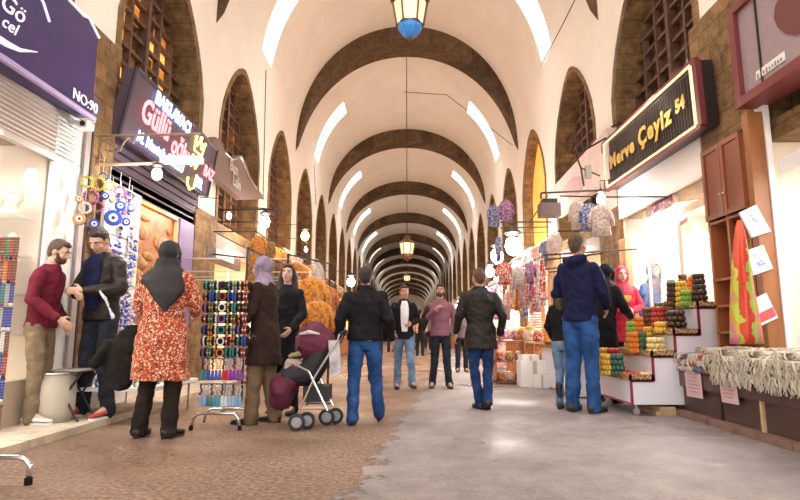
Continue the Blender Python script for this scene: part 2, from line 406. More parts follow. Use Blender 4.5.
# street
def floor_mat():
    m = bpy.data.materials.new('street_concrete'); m.use_nodes = True; nt = m.node_tree; b = nt.nodes['Principled BSDF']; N = nt.nodes.new; L = nt.links.new
    tc = N('ShaderNodeTexCoord')
    def noi(sc, det=6, ro=.6):
        n = N('ShaderNodeTexNoise'); n.inputs['Scale'].default_value = sc; n.inputs['Detail'].default_value = det; n.inputs['Roughness'].default_value = ro
        L(tc.outputs['Object'], n.inputs['Vector']); return n
    def ramp(src, st):
        r = N('ShaderNodeValToRGB'); L(src, r.inputs[0])
        while len(r.color_ramp.elements) < len(st): r.color_ramp.elements.new(.5)
        for e, (p, c) in zip(r.color_ramp.elements, st): e.position = p; e.color = (*c, 1)
        return r
    def mix(fac, a, c, mode='MIX'):
        x = N('ShaderNodeMix'); x.data_type = 'RGBA'; x.blend_type = mode
        if isinstance(fac, float): x.inputs[0].default_value = fac
        else: L(fac, x.inputs[0])
        L(a, x.inputs[6]); L(c, x.inputs[7]); return x.outputs[2]
    big = noi(.9, 4); fine = noi(28, 6, .75); mid = noi(4.5, 6, .65)
    smooth_c = ramp(mid.outputs[0], [(.3, (.225, .195, .195)), (.7, (.335, .295, .29))])
    rough_c = ramp(fine.outputs[0], [(.36, (.12, .075, .055)), (.62, (.36, .235, .165))])
    # the old asphalt patch: everything left of an irregular line
    sp = N('ShaderNodeSeparateXYZ'); L(tc.outputs['Object'], sp.inputs[0])
    ma = N('ShaderNodeMath'); ma.operation = 'MULTIPLY_ADD'; L(mid.outputs[0], ma.inputs[0]); ma.inputs[1].default_value = .7; L(sp.outputs[0], ma.inputs[2])
    m2 = N('ShaderNodeMath'); m2.operation = 'MULTIPLY_ADD'; L(sp.outputs[1], m2.inputs[0]); m2.inputs[1].default_value = -.10; L(ma.outputs[0], m2.inputs[2])
    edge = ramp(m2.outputs[0], [(.0, (0, 0, 0)), (.02, (1, 1, 1))])
    mr = N('ShaderNodeMapRange'); L(m2.outputs[0], mr.inputs[0]); mr.inputs[1].default_value = -.36; mr.inputs[2].default_value = -.32
    base = mix(mr.outputs[0], rough_c.outputs[0], smooth_c.outputs[0])
    # crack at the edge
    ab = N('ShaderNodeMath'); ab.operation = 'ADD'; L(m2.outputs[0], ab.inputs[0]); ab.inputs[1].default_value = .34
    ab2 = N('ShaderNodeMath'); ab2.operation = 'ABSOLUTE'; L(ab.outputs[0], ab2.inputs[0])
    cr = N('ShaderNodeMapRange'); L(ab2.outputs[0], cr.inputs[0]); cr.inputs[1].default_value = .006; cr.inputs[2].default_value = .028; cr.inputs[3].default_value = .5; cr.inputs[4].default_value = 1
    base = mix(1.0, base, cr.outputs[0], 'MULTIPLY')
    sp2 = ramp(fine.outputs[0], [(.3, (.72, .72, .72)), (.6, (1.1, 1.1, 1.1))]); base = mix(1.0, base, sp2.outputs[0], 'MULTIPLY')
    vst = ramp(big.outputs[0], [(.35, (.78, .76, .75)), (.65, (1.12, 1.08, 1.04))]); base = mix(1.0, base, vst.outputs[0], 'MULTIPLY')
    L(base, b.inputs['Base Color'])
    wet = noi(.55, 3, .5); wr = N('ShaderNodeMapRange'); L(wet.outputs[0], wr.inputs[0]); wr.inputs[1].default_value = .42; wr.inputs[2].default_value = .62; wr.inputs[3].default_value = .75; wr.inputs[4].default_value = .27
    L(wr.outputs[0], b.inputs['Roughness'])
    bp = N('ShaderNodeBump'); bp.inputs['Strength'].default_value = .5; bp.inputs['Distance'].default_value = .012; L(fine.outputs[0], bp.inputs['Height']); L(bp.outputs[0], b.inputs['Normal'])
    return m
mb = MB(); mb.bb((-7.3, YBEG-6, -.1), (7.3, YEND, 0)); struct('floor', mb, floor_mat())
CURBX = 3.2; PZ = .07
for sg, side in ((-1, 'left'), (1, 'right')):
    mb = MB(); mb.bb((sg*CURBX, YBEG, 0), (sg*7.2, YEND, PZ))
    y = YBEG
    while y < YEND: y2 = y+1.3; mb.bb((sg*(CURBX-.035), y+.008, 0), (sg*(CURBX+.14), y2-.008, PZ+.004)); y = y2
    struct('trim_curb_'+side, mb, M('curb_'+side, (.62, .52, .40) if sg < 0 else (.26, .16, .13), .75, var=.2, scale=5, bump=.3, bscale=20))
# ------------------------------------------------------------------ people
def fuse(mb, name, mats, voxel=.012, smooth=3, wr=0, wf=7, parent=None, seed=0):
    me = mb.mesh(name, []); o = bpy.data.objects.new('tmp', me); COL.objects.link(o)
    md = o.modifiers.new('r', 'REMESH'); md.mode = 'VOXEL'; md.voxel_size = voxel; md.use_smooth_shade = True
    if smooth: s = o.modifiers.new('s', 'SMOOTH'); s.iterations = smooth; s.factor = .5
    me2 = bpy.data.meshes.new_from_object(o.evaluated_get(bpy.context.evaluated_depsgraph_get())); bpy.data.objects.remove(o)
    if wr:
        nr = [v.normal.copy() for v in me2.vertices]
        for v, n in zip(me2.vertices, nr):
            c = v.co; q = Vector((c.x*wf*.8+seed, c.y*wf*.8, c.z*wf+c.x*3))
            v.co = c+n*(wr*(noise.noise(q)+.5*noise.noise(q*2.3)))
    me2.materials.clear()
    for m in (mats if isinstance(mats, (list, tuple)) else [mats]): me2.materials.append(m)
    me2.name = name; me2.polygons.foreach_set('use_smooth', [True]*len(me2.polygons))
    r = bpy.data.objects.new(name, me2); COL.objects.link(r)
    if parent: r.parent = parent
    return r
skinm = M('skin', (.50, .26, .17), .55, var=.06, scale=9)
skin2 = M('skin_fair', (.62, .37, .27), .55, var=.05, scale=9)
hair_d = M('hair_dark', (.025, .016, .012), .5, var=.4, scale=60, bump=.5, bscale=90, stretch=(1, 1, .3))
hair_b = M('hair_brown', (.10, .055, .03), .5, var=.4, scale=60, bump=.5, bscale=90, stretch=(1, 1, .3))
eyem = M('eye_white', (.8, .78, .75), .3); irism = M('iris', (.03, .02, .015), .2); lipm = M('lips', (.42, .15, .12), .5)
def Rx(a, c):
    m = Matrix.Rotation(a, 4, 'X'); c = Vector(c); return Matrix.Translation(c) @ m @ Matrix.Translation(-c)
def person(label, loc, rz=0, H=1.78, lean=0, armL=None, armR=None, legL=None, legR=None, head=(0, 0), top=None, topmat=None, hem=.86, flare=0, bulk=1.0,
           pants=None, shoe=None, sole=None, hair='short', hairmat=None, skin=None, scarf=None, scarfmat=None, beard=None, shirt=None, detail=1, legw=1.0, hands=True,
           curlL=.5, curlR=.5, category='person', group=None, collar=None, hood=False, boots=False, cut_legs=False, open_front=False, twist=0):
    root = thing('person', loc, label, category, group, rz); root.scale = (H/1.78,)*3
    skin = skin or skinm; vx = {2: .0085, 1: .011, 0: .02}[detail]
    U = Rx(-lean, (0, 0, .95)) @ Matrix.Rotation(twist, 4, 'Z')
    armL = armL or ((-.235, -.02, 1.16), (-.25, .05, .92)); armR = armR or ((.235, -.02, 1.16), (.25, .05, .92))
    legL = legL or ((-.10, .02, .50), (-.105, -.02, .09)); legR = legR or ((.10, .02, .50), (.105, -.02, .09))
    shl = {-1: U @ Vector((-.166*bulk, 0, 1.41)), 1: U @ Vector((.166*bulk, 0, 1.41))}
    arms = {-1: [shl[-1]]+[Vector(p) for p in armL[:2]], 1: [shl[1]]+[Vector(p) for p in armR[:2]]}
    legs = {-1: [Vector((-.088, 0, .93))]+[Vector(p) for p in legL[:2]], 1: [Vector((.088, 0, .93))]+[Vector(p) for p in legR[:2]]}
    nb = U @ Vector((0, .0, 1.508))
    HM = Matrix.Translation(nb) @ Matrix.Rotation(-lean*.5, 4, 'X') @ Matrix.Rotation(head[0], 4, 'Z') @ Matrix.Rotation(head[1], 4, 'X') @ Matrix.Translation((0, .018, .145))
    b = MB()
    # torso, neck, limbs, head, hands: one surface
    b.loft([b.ring((0, 0, z), rx*bulk, ry, 16, lambda p: U @ p if p.z > 1 else p) for z, rx, ry in ((.86, .13, .09), (.95, .15, .105), (1.1, .13, .095), (1.3, .155, .105), (1.42, .15, .085), (1.48, .08, .065))])
    b.limb([U @ Vector((0, -.005, 1.44)), nb+Vector((0, 0, .03)), HM @ Vector((0, -.01, -.04))], [.062, .054, .052])
    for s in (-1, 1):
        A = arms[s]; b.limb(A, [.05, .04, .027])
        G = legs[s]; b.limb(G, [.075, .053, .038])
        b.limb([G[2], G[2]+Vector((s*.015, .13, -.05))], [.036, .026])
    if detail and hands:
        for s in (-1, 1):
            cu = curlL if s < 0 else curlR
            A = arms[s]; spec = (armL if s < 0 else armR)
            d = (Vector(spec[2]).normalized() if len(spec) > 2 else (A[2]-A[1]).normalized())
            pn = Vector((-s, 0, 0)); pn = (pn-d*pn.dot(d))
            if pn.length < .3: pn = Vector((0, 0, -1)); pn = pn-d*pn.dot(d)
            pn.normalize(); sd = d.cross(pn)
            if sd.y < 0 or (abs(sd.y) < .2 and sd.z < 0): sd = -sd   # thumb side forward / up
            wr = A[2]; m = wr+d*.045
            rot = Matrix((sd, d, pn)).transposed().to_3x3()
            b.ell(m, (.038, .052, .017), rot); b.limb([wr-d*.02, wr+d*.02], [.027, .026])
            for i, (o, L_) in enumerate(((.028, .072), (.010, .080), (-.009, .075), (-.027, .058))):
                k0 = m+sd*o+d*.042; a1 = cu*.7; a2 = cu*1.5
                k1 = k0+(d*cos(a1)+pn*sin(a1))*L_*.55; k2 = k1+(d*cos(a2)+pn*sin(a2))*L_*.5
                b.limb([k0-d*.01, k1, k2], [.0098, .009, .0078], 6)
            t0 = m+sd*.026-d*.015; t1 = t0+(sd*.75+d*.5+pn*.35).normalized()*.034; t2 = t1+(d*.85+sd*.15+pn*(.3+cu*.4)).normalized()*.032
            b.limb([t0, t1, t2], [.014, .0115, .0095], 6)
    b.T = HM
    b.ell((0, -.012, .018), (.074, .094, .100), nu=16, nv=12); b.ell((0, .022, -.04), (.056, .066, .074), nu=14, nv=10)
    b.ell((0, .055, -.092), (.026, .028, .022))
    if detail:
        b.limb([(0, .086, .012), (0, .104, -.022)], [.010, .0145], 8); b.ell((0, .096, -.028), (.020, .012, .010))
        for s in (-1, 1):
            b.ell((s*.030, .074, .024), (.026, .014, .010)); b.ell((s*.074, -.008, -.008), (.011, .02, .031)); b.ell((s*.038, .058, -.03), (.022, .022, .02))
        b.ell((0, .082, -.060), (.024, .013, .012))
    b.T = None
    fuse(b, 'body', skin, vx*.95, 2, parent=root)
    if detail:
        for s in (-1, 1):
            e = MB(); e.T = HM; e.ell((s*.030, .0835, .004), (.0115, .0050, .0042)); e.m = 1; e.ell((s*.030, .0872, .004), (.0048, .0025, .0044)); e.build('eye', [eyem, irism], root, smooth=True)
            e = MB(); e.T = HM; e.limb([(s*.014, .091, .024), (s*.032, .090, .030), (s*.047, .080, .025)], [.004, .005, .003], 6); e.build('eyebrow', hairmat or hair_d, root, smooth=True)
        e = MB(); e.T = HM; e.ell((0, .093, -.056), (.021, .006, .0042)); e.ell((0, .092, -.063), (.017, .006, .005)); e.build('mouth', lipm, root, smooth=True)
    hm = hairmat or hair_d
    # hair
    if hair and not scarf:
        h = MB(); h.T = HM
        h.ell((0, -.024, .034), (.082, .093, .098), nu=16, nv=12); h.ell((0, -.05, -.005), (.070, .062, .080))
        h.ell((0, .035, .088), (.062, .045, .032))
        if hair == 'bald':
            h = MB(); h.T = HM; h.ell((0, -.035, -.002), (.080, .072, .062))
        if hair == 'long':
            for s in (-1, 1): h.limb([(s*.066, -.0, .03), (s*.088, -.01, -.08), (s*.098, .0, -.2), (s*.09, .03, -.33)], [.03, .036, .04, .02])
            h.limb([(0, -.08, .03), (0, -.09, -.12), (0, -.09, -.3)], [.06, .075, .04])
        h.T = None; fuse(h, 'hair', hm, vx, 1, .006, 25, root)
    if beard:
        h = MB(); h.T = HM; h.ell((0, .034, -.072), (.058, .062, .044)); h.ell((0, .086, -.046), (.024, .012, .005))
        for s in (-1, 1): h.limb([(s*.062, .012, 0), (s*.056, .035, -.05)], [.013, .018], 8)
        h.T = None; fuse(h, 'beard', beard, vx, 1, .003, 30, root)
    if scarf:
        h = MB(); h.T = HM
        h.ell((0, -.026, .020), (.092, .104, .112), nu=18, nv=12)
        for s in (-1, 1): h.limb([(s*.045, .02, .10), (s*.080, .030, .02), (s*.066, .052, -.07), (0, .058, -.125)], [.022, .020, .024, .03])
        h.T = None
        h.limb([HM @ Vector((0, -.01, -.09)), nb+Vector((0, .0, -.03))], [.085, .095])
        if scarf == 'front':
            h.loft([h.ring((0, .01, z), rx, ry, 16, lambda p: U @ p) for z, rx, ry in ((1.34, .10, .125), (1.40, .165, .125), (1.47, .15, .105), (1.55, .09, .09))])
        if scarf == 'cape':   # a big square of cloth falling to a point down the back
            h.loft([h.ring((x, y, z), rx, ry, 20, lambda p: U @ p) for x, y, z, rx, ry in
                    ((.10, -.155, 1.10, .012, .012), (.085, -.14, 1.17, .075, .03), (.05, -.09, 1.28, .17, .085), (.0, -.03, 1.385, .235, .13), (0, -.01, 1.45, .215, .125), (0, 0, 1.53, .125, .105), (0, 0, 1.60, .10, .10))])
        fuse(h, 'headscarf', scarfmat, vx, 2, .007, 9, root)
    # trousers
    if pants:
        t = MB(); t.loft([t.ring((0, 0, z), rx, ry, 16) for z, rx, ry in ((.82, .12, .085), (.88, .155, .105), (.93, .155, .105), (.97, .14, .095))])
        for s in (-1, 1):
            G = legs[s]; a = G[2]+Vector((0, -.012, -.03)); kn = G[1]
            t.limb([G[0]+Vector((0, 0, -.03)), G[0].lerp(kn, .5), kn, kn.lerp(a, .5), a], [.090*legw, .088*legw, .072*legw, .066*legw, .066*legw], 12)
        fuse(t, 'trousers', pants, vx, 3, .012, 11, root, seed=loc[0])
    # shoes
    if shoe:
        for s in (-1, 1):
            G = legs[s]; a = G[2]; hx = (legL if s < 0 else legR); pit = hx[2] if len(hx) > 2 else 0
            Tm = Matrix.Translation(a) @ Matrix.Rotation(-s*.15, 4, 'Z') @ Matrix.Rotation(-pit, 4, 'X')
            h = MB(); h.T = Tm
            rr = [(-.085, .030, .045), (-.055, .040, .060), (.0, .043, .062), (.07, .046, .045), (.13, .050, .033), (.175, .044, .026), (.205, .022, .016)]
            h.loft([[Vector((w_*cos(2*pi*j/14), y_, -.062+max(-.012, hh*1.0*(sin(2*pi*j/14)*.55+.45)))) for j in range(14)] for y_, w_, hh in rr])
            h.limb([(0, -.012, -.03), (0, -.008, -.01 if not boots else .24)], [.040, .040 if not boots else .052])
            h.T = None; o = fuse(h, 'shoe', shoe, vx, 2, parent=root)
            h = MB(); h.T = Tm; h.loft([[Vector((w_*1.06*cos(2*pi*j/14), y_, z_)) for j in range(14) for y_ in (0,)] for w_, z_ in ()] or [[Vector((.047*cos(q)*(1.0 if sin(q) > 0 else .85), .06+.152*sin(q), z_)) for q in [2*pi*j/18 for j in range(18)]] for z_ in (-.088, -.068)])
            h.build('sole', sole or M('sole_dark', (.04, .03, .03), .8), o)
    # jacket / coat
    if topmat:
        t = MB(); tw = Vector((0, 0, 0))
        rings = [(hem, .178+flare, .135+flare*.8), (max(.95, hem+.02), .172+flare*.35, .130+flare*.3), (1.08, .160, .122), (1.24, .182, .132), (1.36, .192, .130), (1.43, .175, .112), (1.49, .105, .088), (1.525, .075, .072)]
        if hem < .8: rings.insert(1, ((hem+.95)/2, .176+flare*.7, .133+flare*.6))
        t.loft([t.ring((0, 0, z), rx*bulk, ry*bulk, 24, lambda p: U @ p if p.z > .99 else p) for z, rx, ry in rings])
        for s in (-1, 1):
            A = arms[s]; e = A[2]+(A[1]-A[2]).normalized()*.015
            t.limb([A[0]+Vector((-s*.01, 0, -.008)), A[0].lerp(A[1], .5), A[1], A[1].lerp(e, .5), e], [.075*bulk, .066*bulk, .058*bulk, .053, .046], 12)
        if hood: t.limb([U @ Vector((-.09, -.06, 1.50)), U @ Vector((0, -.115, 1.47)), U @ Vector((.09, -.06, 1.50))], [.045, .065, .045])
        if collar: t.limb([U @ Vector((-.075, .03, 1.50)), U @ Vector((-.06, -.06, 1.52)), U @ Vector((.06, -.06, 1.52)), U @ Vector((.075, .03, 1.50))], [.022, .028, .028, .022], 8)
        fuse(t, top or 'jacket', topmat, vx, 3, .016, 8, root, seed=loc[0]*3)
        if open_front and shirt:
            h = MB(); kx = 1.45 if shirt is navy else 1.0
            h.loft([[U @ Vector((sx*xw_*kx, yy+ (0 if abs(sx) > .5 else .012), z)) for sx, yy in ((-1, .06), (-1, fy), (0, fy+.006), (1, fy), (1, .06))] for z, xw_, fy in
                    ((.97, .05, .132), (1.1, .06, .130), (1.25, .07, .143), (1.36, .072, .143), (1.44, .06, .127), (1.50, .045, .10))])
            fuse(h, 'shirt', shirt, vx, 1, .004, 12, root)
    return root

jean = M('denim_blue', (.028, .085, .25), .85, var=.45, scale=7, bump=.25, bscale=180)
jeand = M('denim_dark', (.028, .030, .042), .85, var=.4, scale=7, bump=.25, bscale=160)
jeanl = M('denim_pale', (.16, .25, .38), .85, var=.4, scale=7)
jeanm = M('denim_mid', (.018, .045, .14), .85, var=.45, scale=7, bump=.2, bscale=160)
blackc = M('black_cloth', (.010, .009, .012), .75, var=.3, scale=9, sheen=0)
leather = M('brown_leather', (.016, .011, .008), .55, spec=.3, var=.3, scale=8, bump=.25, bscale=30)
leatherb = M('worn_leather', (.020, .012, .008), .55, spec=.3, var=.35, scale=7, bump=.3, bscale=25)
navy = M('navy_cloth', (.010, .012, .05), .8, var=.25, scale=9)
beige = M('beige_trousers', (.22, .145, .085), .85, var=.2, scale=7)
khaki = M('khaki_trousers', (.24, .18, .11), .85, var=.2, scale=7)
maroon = M('maroon_knit', (.15, .014, .03), .85, var=.2, scale=9, bump=.2, bscale=80)
orange_bl = speckmat('orange_boucle', (.42, .06, .02), [(.55, .10, .03), (.16, .03, .02), (.75, .52, .38), (.48, .12, .05)], 85, .9, .28, .95)
blacksh = M('black_shoes', (.02, .018, .018), .35); brownsh = M('brown_boots', (.16, .06, .03), .5)
whitesn = M('white_sneakers', (.8, .78, .76), .6); redsn = M('red_sneakers', (.45, .05, .04), .6)
white_shirt = M('white_shirt', (.8, .78, .78), .8); plaid = stripemat('maroon_plaid', [(.22, .06, .10), (.29, .12, .16), (.19, .05, .08), (.30, .16, .19)], 2, .04)
plaid_red = stripemat('red_check', [(.65, .12, .12), (.85, .7, .65), (.55, .1, .1), (.8, .6, .55)], 2, .12)

def stand(px, py, Z=0.0): return at(px, py, Z=Z)
def height(px, hy, base): return at(px, hy, Y=base.y).z-base.z
def who(px, fy, hy, Z=0.0):
    b = stand(px, fy, Z); return b, height(px, hy, b)
# man in the middle, walking away
b, h = who(364, 424, 266)
person('man walking away in black jacket and blue jeans beside the pushchair', b, 0, h, .03, ((-.27, -.05, 1.17), (-.31, .03, .95)), ((.27, -.07, 1.17), (.31, .10, .93)),
       ((-.12, .03, .50), (-.13, -.06, .09)), ((.12, .10, .52), (.16, .14, .13), -.5), head=(-.05, .05), topmat=blackc, hem=.93, bulk=1.17, pants=jean, shoe=blacksh, hairmat=hair_d, detail=2, legw=1.05, collar=True)
# man in leather coat
b, h = who(482, 409, 268)
person('man walking away in a long worn brown leather jacket and blue jeans', b, .12, h, .02, ((-.27, .02, 1.16), (-.30, .10, .95)), ((.28, -.05, 1.17), (.27, .03, .93)),
       ((-.075, .06, .50), (-.03, .0, .09)), ((.09, .02, .50), (.04, -.12, .12), .4), head=(.3, 0), topmat=leather, hem=.74, flare=.02, bulk=1.12, pants=jeanm, shoe=blacksh, hairmat=hair_b, detail=2, legw=.95, collar=True)
# two men coming this way
b, h = who(404, 389, 285)
person('man with white shirt under black jacket and pale jeans walking towards the street front', b, pi+.1, h, .02, ((-.24, .0, 1.17), (-.10, .22, 1.10)), ((.25, .0, 1.16), (.20, .14, .98)),
       ((-.10, .12, .52), (-.13, .13, .12)), ((.10, -.02, .50), (.11, -.10, .09)), head=(.05, .02), topmat=blackc, hem=.84, pants=jeanl, shoe=blacksh, shirt=white_shirt, open_front=True, hairmat=hair_d, detail=2)
b, h = who(441, 388, 284)
person('bearded man in maroon checked shirt carrying a brown jacket over his arm', b, pi, h, .0, ((-.25, -.02, 1.17), (-.27, .05, .96)), ((.25, .0, 1.17), (.10, .19, 1.32)),
       ((-.10, .05, .50), (-.14, .03, .09)), ((.10, .0, .50), (.15, -.03, .09)), head=(-.1, .15), top='shirt', topmat=plaid, hem=.88, bulk=1.0, pants=jeand, shoe=brownsh, beard=hair_d, hairmat=hair_d, detail=2)
jb = MB(); p0 = b+Vector((-.27, .10, 0))
jb.loft([jb.ring((b.x-.20-.04*i, b.y-.02, b.z+1.44-.13*i), .055+.03*sin(i*.8), .05+.015*sin(i), 12) for i in range(7)])
# jacket draped on his right shoulder and arm
o = fuse(jb, 'draped_jacket', leatherb, .014, 2, .015, 9); o.data.transform(Matrix.Translation(-b)); o.location = b
tag(o, 'brown leather jacket hanging over the arm of the man in the checked shirt', 'jacket')
# tall man in navy hoodie
b, h = who(584, 412, 233)
person('tall man in navy hooded jacket with hands in front, blue jeans, at the sweets stand', b, -.75, h, .03, ((-.25, .03, 1.17), (-.15, .20, 1.06)), ((.25, .02, 1.17), (.20, .18, 1.02)),
       ((-.09, .02, .50), (-.10, -.02, .09)), ((.09, .03, .50), (.11, .0, .09)), head=(-.25, .0), topmat=navy, hem=.88, bulk=1.0, pants=jean, shoe=M('dark_brown_shoes', (.06, .03, .02), .5), hairmat=hair_b, detail=2, hood=True, legw=1.05)
b, h = who(565, 409, 286)
person('woman in black top, pale jeans and black boots behind the tall navy-jacket man', b, -.6, h*1.02, .06, ((-.22, .03, 1.17), (-.20, .16, 1.0)), None,
       ((-.07, .04, .50), (-.07, 0, .09)), ((.07, .02, .50), (.07, 0, .09)), topmat=blackc, hem=.95, bulk=.88, pants=jeanl, shoe=M('boot_black', (.02, .02, .02), .5), boots=True, hair='long', hairmat=hair_b, legw=.85)
b = at(606, 405, Z=.0); b = Vector((b.x*1.04, 7.9, 0)); h = height(604, 262, b)
person('woman in black coat and headscarf reaching over the sweets trays', b, -.9, h, .12, None, ((.24, .12, 1.15), (.16, .40, 1.08)), head=(-.2, -.3), topmat=blackc, top='coat', hem=.6, pants=blackc, shoe=blacksh, scarf='front', scarfmat=blackc, curlR=.8)
# sellers behind the stand
b = Vector((0, 8.6, PZ)); q = at(622, 300, Y=8.6); b.x = q.x; h = height(622, 266, b)
person('saleswoman in crimson headscarf and red coat holding a yellow packet', b, pi-.15, h, .03, ((-.24, .03, 1.17), (-.08, .24, 1.12)), ((.24, .03, 1.17), (.06, .24, 1.10)), head=(.1, -.05),
       topmat=M('crimson_cloth', (.50, .03, .06), .8, var=.2, scale=8), top='coat', hem=.7, pants=blackc, shoe=blacksh, scarf='front', scarfmat=M('crimson_scarf', (.42, .02, .05), .7, var=.25, scale=12), skin=skin2, detail=2)
q = at(622, 299, Y=8.25); mb = MB(); mb.loft([[q+Vector((x*k_, y*k_, z)) for x, y in ((-.13, -.05), (.13, -.05), (.13, .05), (-.13, .05))] for z, k_ in ((-.04, .75), (.02, 1), (.05, .9))]); o = mb.build('packet', M('yellow_packet', (.85, .5, .08), .5), w=True)
tag(o, 'yellow packet of sweets held by the woman in crimson', 'packet')
b = Vector((0, 9.3, PZ)); b.x = at(655, 300, Y=9.3).x; h = height(656, 263, b)
person('saleswoman with dark headscarf and pale collar over blue denim, deep in the shop', b, pi+.3, h, .0, None, None, head=(.0, 0), topmat=M('denim_jacket', (.06, .12, .28), .8, var=.3), hem=.8, pants=blackc, shoe=blacksh, scarf='front',
       scarfmat=M('slate_scarf', (.10, .09, .11), .7, var=.3, scale=12), skin=skin2)
# left: maroon sweater
b, h = who(31, 423, 238, PZ)
person('bearded man in maroon sweater and khaki trousers leaning towards the beads', b, -pi/2+.1, h, .10, ((-.22, -.02, 1.18), (-.20, .12, .95)), ((.24, .02, 1.16), (.20, .26, .98)),
       ((-.09, .03, .50), (-.10, -.03, .09)), ((.09, .05, .50), (.12, .06, .09)), head=(.0, -.25), top='sweater', topmat=maroon, hem=.90, bulk=.98, pants=khaki, shoe=whitesn, sole=whitesn, beard=hair_b, hairmat=hair_b, skin=skin2, detail=2)
b, h = who(94, 417, 226, PZ)
person('man in black leather jacket and dark jeans looking down at a trinket in his hands', b, pi-.35, h, .04, ((-.27, .06, 1.16), (-.05, .26, 1.14)), ((.27, .06, 1.16), (.03, .25, 1.10)),
       ((-.11, .03, .50), (-.15, .0, .09)), ((.11, .03, .50), (.17, .0, .09)), head=(.25, -.6), topmat=leatherb, hem=.88, bulk=1.05, pants=jeand, shoe=redsn, sole=whitesn, shirt=navy, open_front=True, hairmat=hair_d, skin=skin2, detail=2)
q = at(106, 296, Y=b.y-.3); mb = MB(); mb.limb([q+Vector((-.07, 0, .05)), q+Vector((0, -.02, -.02)), q+Vector((.05, 0, -.14)), q+Vector((.09, 0, -.22))], [.010, .016, .010, .022])
o = fuse(mb, 'trinket_string', M('white_beads', (.8, .8, .85), .4, col2=(.35, .35, .6), scale=40), .008, 1, .008, 30); c = b+Vector((0, -.3, 1)); o.data.transform(Matrix.Translation(-c)); o.location = c
tag(o, 'white and blue trinket string held by the man in the black leather jacket', 'trinket')
# woman in orange coat
b, h = who(156, 437, 240)
person('woman seen from behind in orange speckled coat and black headscarf', b, -.12, h, .03, ((-.28, .06, 1.16), (-.27, .20, 1.02)), ((.26, .08, 1.16), (.18, .24, 1.10)),
       ((-.12, .02, .50), (-.15, -.02, .09)), ((.12, .02, .50), (.13, -.02, .09)), head=(.15, -.1), top='coat', topmat=orange_bl, hem=.50, flare=.055, bulk=1.16, pants=M('dark_trousers', (.025, .017, .014), .85, var=.3), shoe=blacksh, scarf='cape', scarfmat=M('black_scarf', (.014, .012, .014), .7, var=.3, scale=12), detail=2, legw=1.1)
cx = at(121, 345, Y=b.y+.02); mb = MB()
mb.loft([mb.ring((cx.x+dx, cx.y, cx.z+dz), rx, .055, 16) for dx, dz, rx in ((.02, -.42, .07), (0, -.36, .13), (.0, -.2, .16), (.04, 0, .15), (.08, .12, .11), (.10, .19, .05))])
mb.limb([(cx.x-.12, cx.y, cx.z-.0), (cx.x-.22, cx.y-.03, cx.z-.18)], [.06, .055])
o = fuse(mb, 'folded_coat', M('charcoal_coat', (.014, .012, .010), .8, var=.3), .012, 3, .02, 9); o.data.transform(Matrix.Translation(-cx)); o.location = cx
tag(o, 'charcoal coat carried over the left arm of the woman in orange', 'coat')
# woman with lilac headscarf
b, h = who(262, 424, 256)
person('woman in long dark brown coat, lilac headscarf and beige trousers at the bracelet stand', b, 1.3, h, .05, ((-.22, .04, 1.17), (-.14, .24, 1.02)), ((.22, .04, 1.17), (.12, .22, .98)),
       ((-.09, .06, .50), (-.08, .10, .09)), ((.09, .0, .50), (.14, -.06, .09)), head=(.2, -.1), top='coat', topmat=M('brown_wool', (.035, .018, .014), .85, var=.25, scale=9), hem=.62, flare=.05, bulk=1.0, pants=beige, shoe=blacksh, scarf='front',
       scarfmat=M('lilac_scarf', (.30, .23, .31), .8, var=.3, scale=14), skin=skin2, detail=2, legw=1.15)
b, h = who(284, 414, 264, 0)
person('woman with long dark hair in black coat looking up behind the pushchair', b, pi-.25, h, 0, ((-.22, .03, 1.17), (-.16, .2, 1.0)), ((.22, .03, 1.17), (.18, .18, 1.0)), head=(.2, .12), top='coat', topmat=blackc, hem=.55, flare=.02, bulk=.95, pants=blackc, shoe=blacksh, hair='long', hairmat=hair_d, skin=skin2, detail=2)
# background people
bgp = [(375, 381, 303, 'black', 0, 'person in black far down the arcade, left of the man in the white shirt'), (462, 372, 302, 'grey', pi, 'distant walker in grey between the checked-shirt man and the leather jacket'),
       (543, 372, 296, 'check', pi-.4, 'person in red and white check at the bright stall past the jars'), (391, 352, 310, 'black', 0, 'small dark figure at the far end of the arcade'), (428, 350, 311, 'grey', pi, 'tiny grey figure at the far end of the arcade'),
       (333, 368, 300, 'black', .3, 'shopper in black by the left stalls beyond the man in black jacket'), (420, 356, 309, 'check', 0, 'tiny red-topped figure far down the arcade between the two men')]
gm = {'black': blackc, 'grey': M('grey_cloth', (.16, .14, .15), .8), 'check': plaid_red}
for px, fy, hy, c, rz, lab in bgp:
    b, h = who(px, fy, hy); person(lab, b, rz, h, 0, topmat=gm[c], pants=jeand, shoe=blacksh, hairmat=hair_d, detail=0)
# ------------------------------------------------------------------ shop shells
def PX(X): return lambda x, y: at(x, y, X=X)
def shop_light(sg, yc, power, col=(1, .9, .78), z=2.7, x=W+.9):
    area('shop_ceiling_lamp', (sg*x, yc, z), (sg*(x-.35), yc, 0), 1.2, 2.2, power, col)
white = M('shop_white', (.88, .86, .84), .6); cream = M('cream_paint', (.75, .62, .42), .6); chrome = M('chrome', (.7, .7, .72), .25, 1)
iron = M('iron_dark', (.05, .04, .04), .5, .6); steel = M('brushed_steel', (.50, .47, .45), .4, .8); wood_o = M('orange_wood', (.34, .11, .04), .45, var=.3, scale=4, stretch=(1, 1, .15))
wood_l = M('pale_wood', (.60, .42, .24), .6, var=.2, scale=5); glassm = M('shop_glass', (.9, .95, .95), .03, alpha=.12)
lamp_w = M('lamp_white', (1, .97, .92), .3, emit=60, ecol=(1, .96, .9)); lamp_o = M('lamp_orange', (1, .7, .35), .3, emit=45, ecol=(1, .62, .25))
gold = M('gold_letter', (.85, .58, .16), .35, .6); silver = M('silver_letter', (.75, .72, .72), .3, .8)
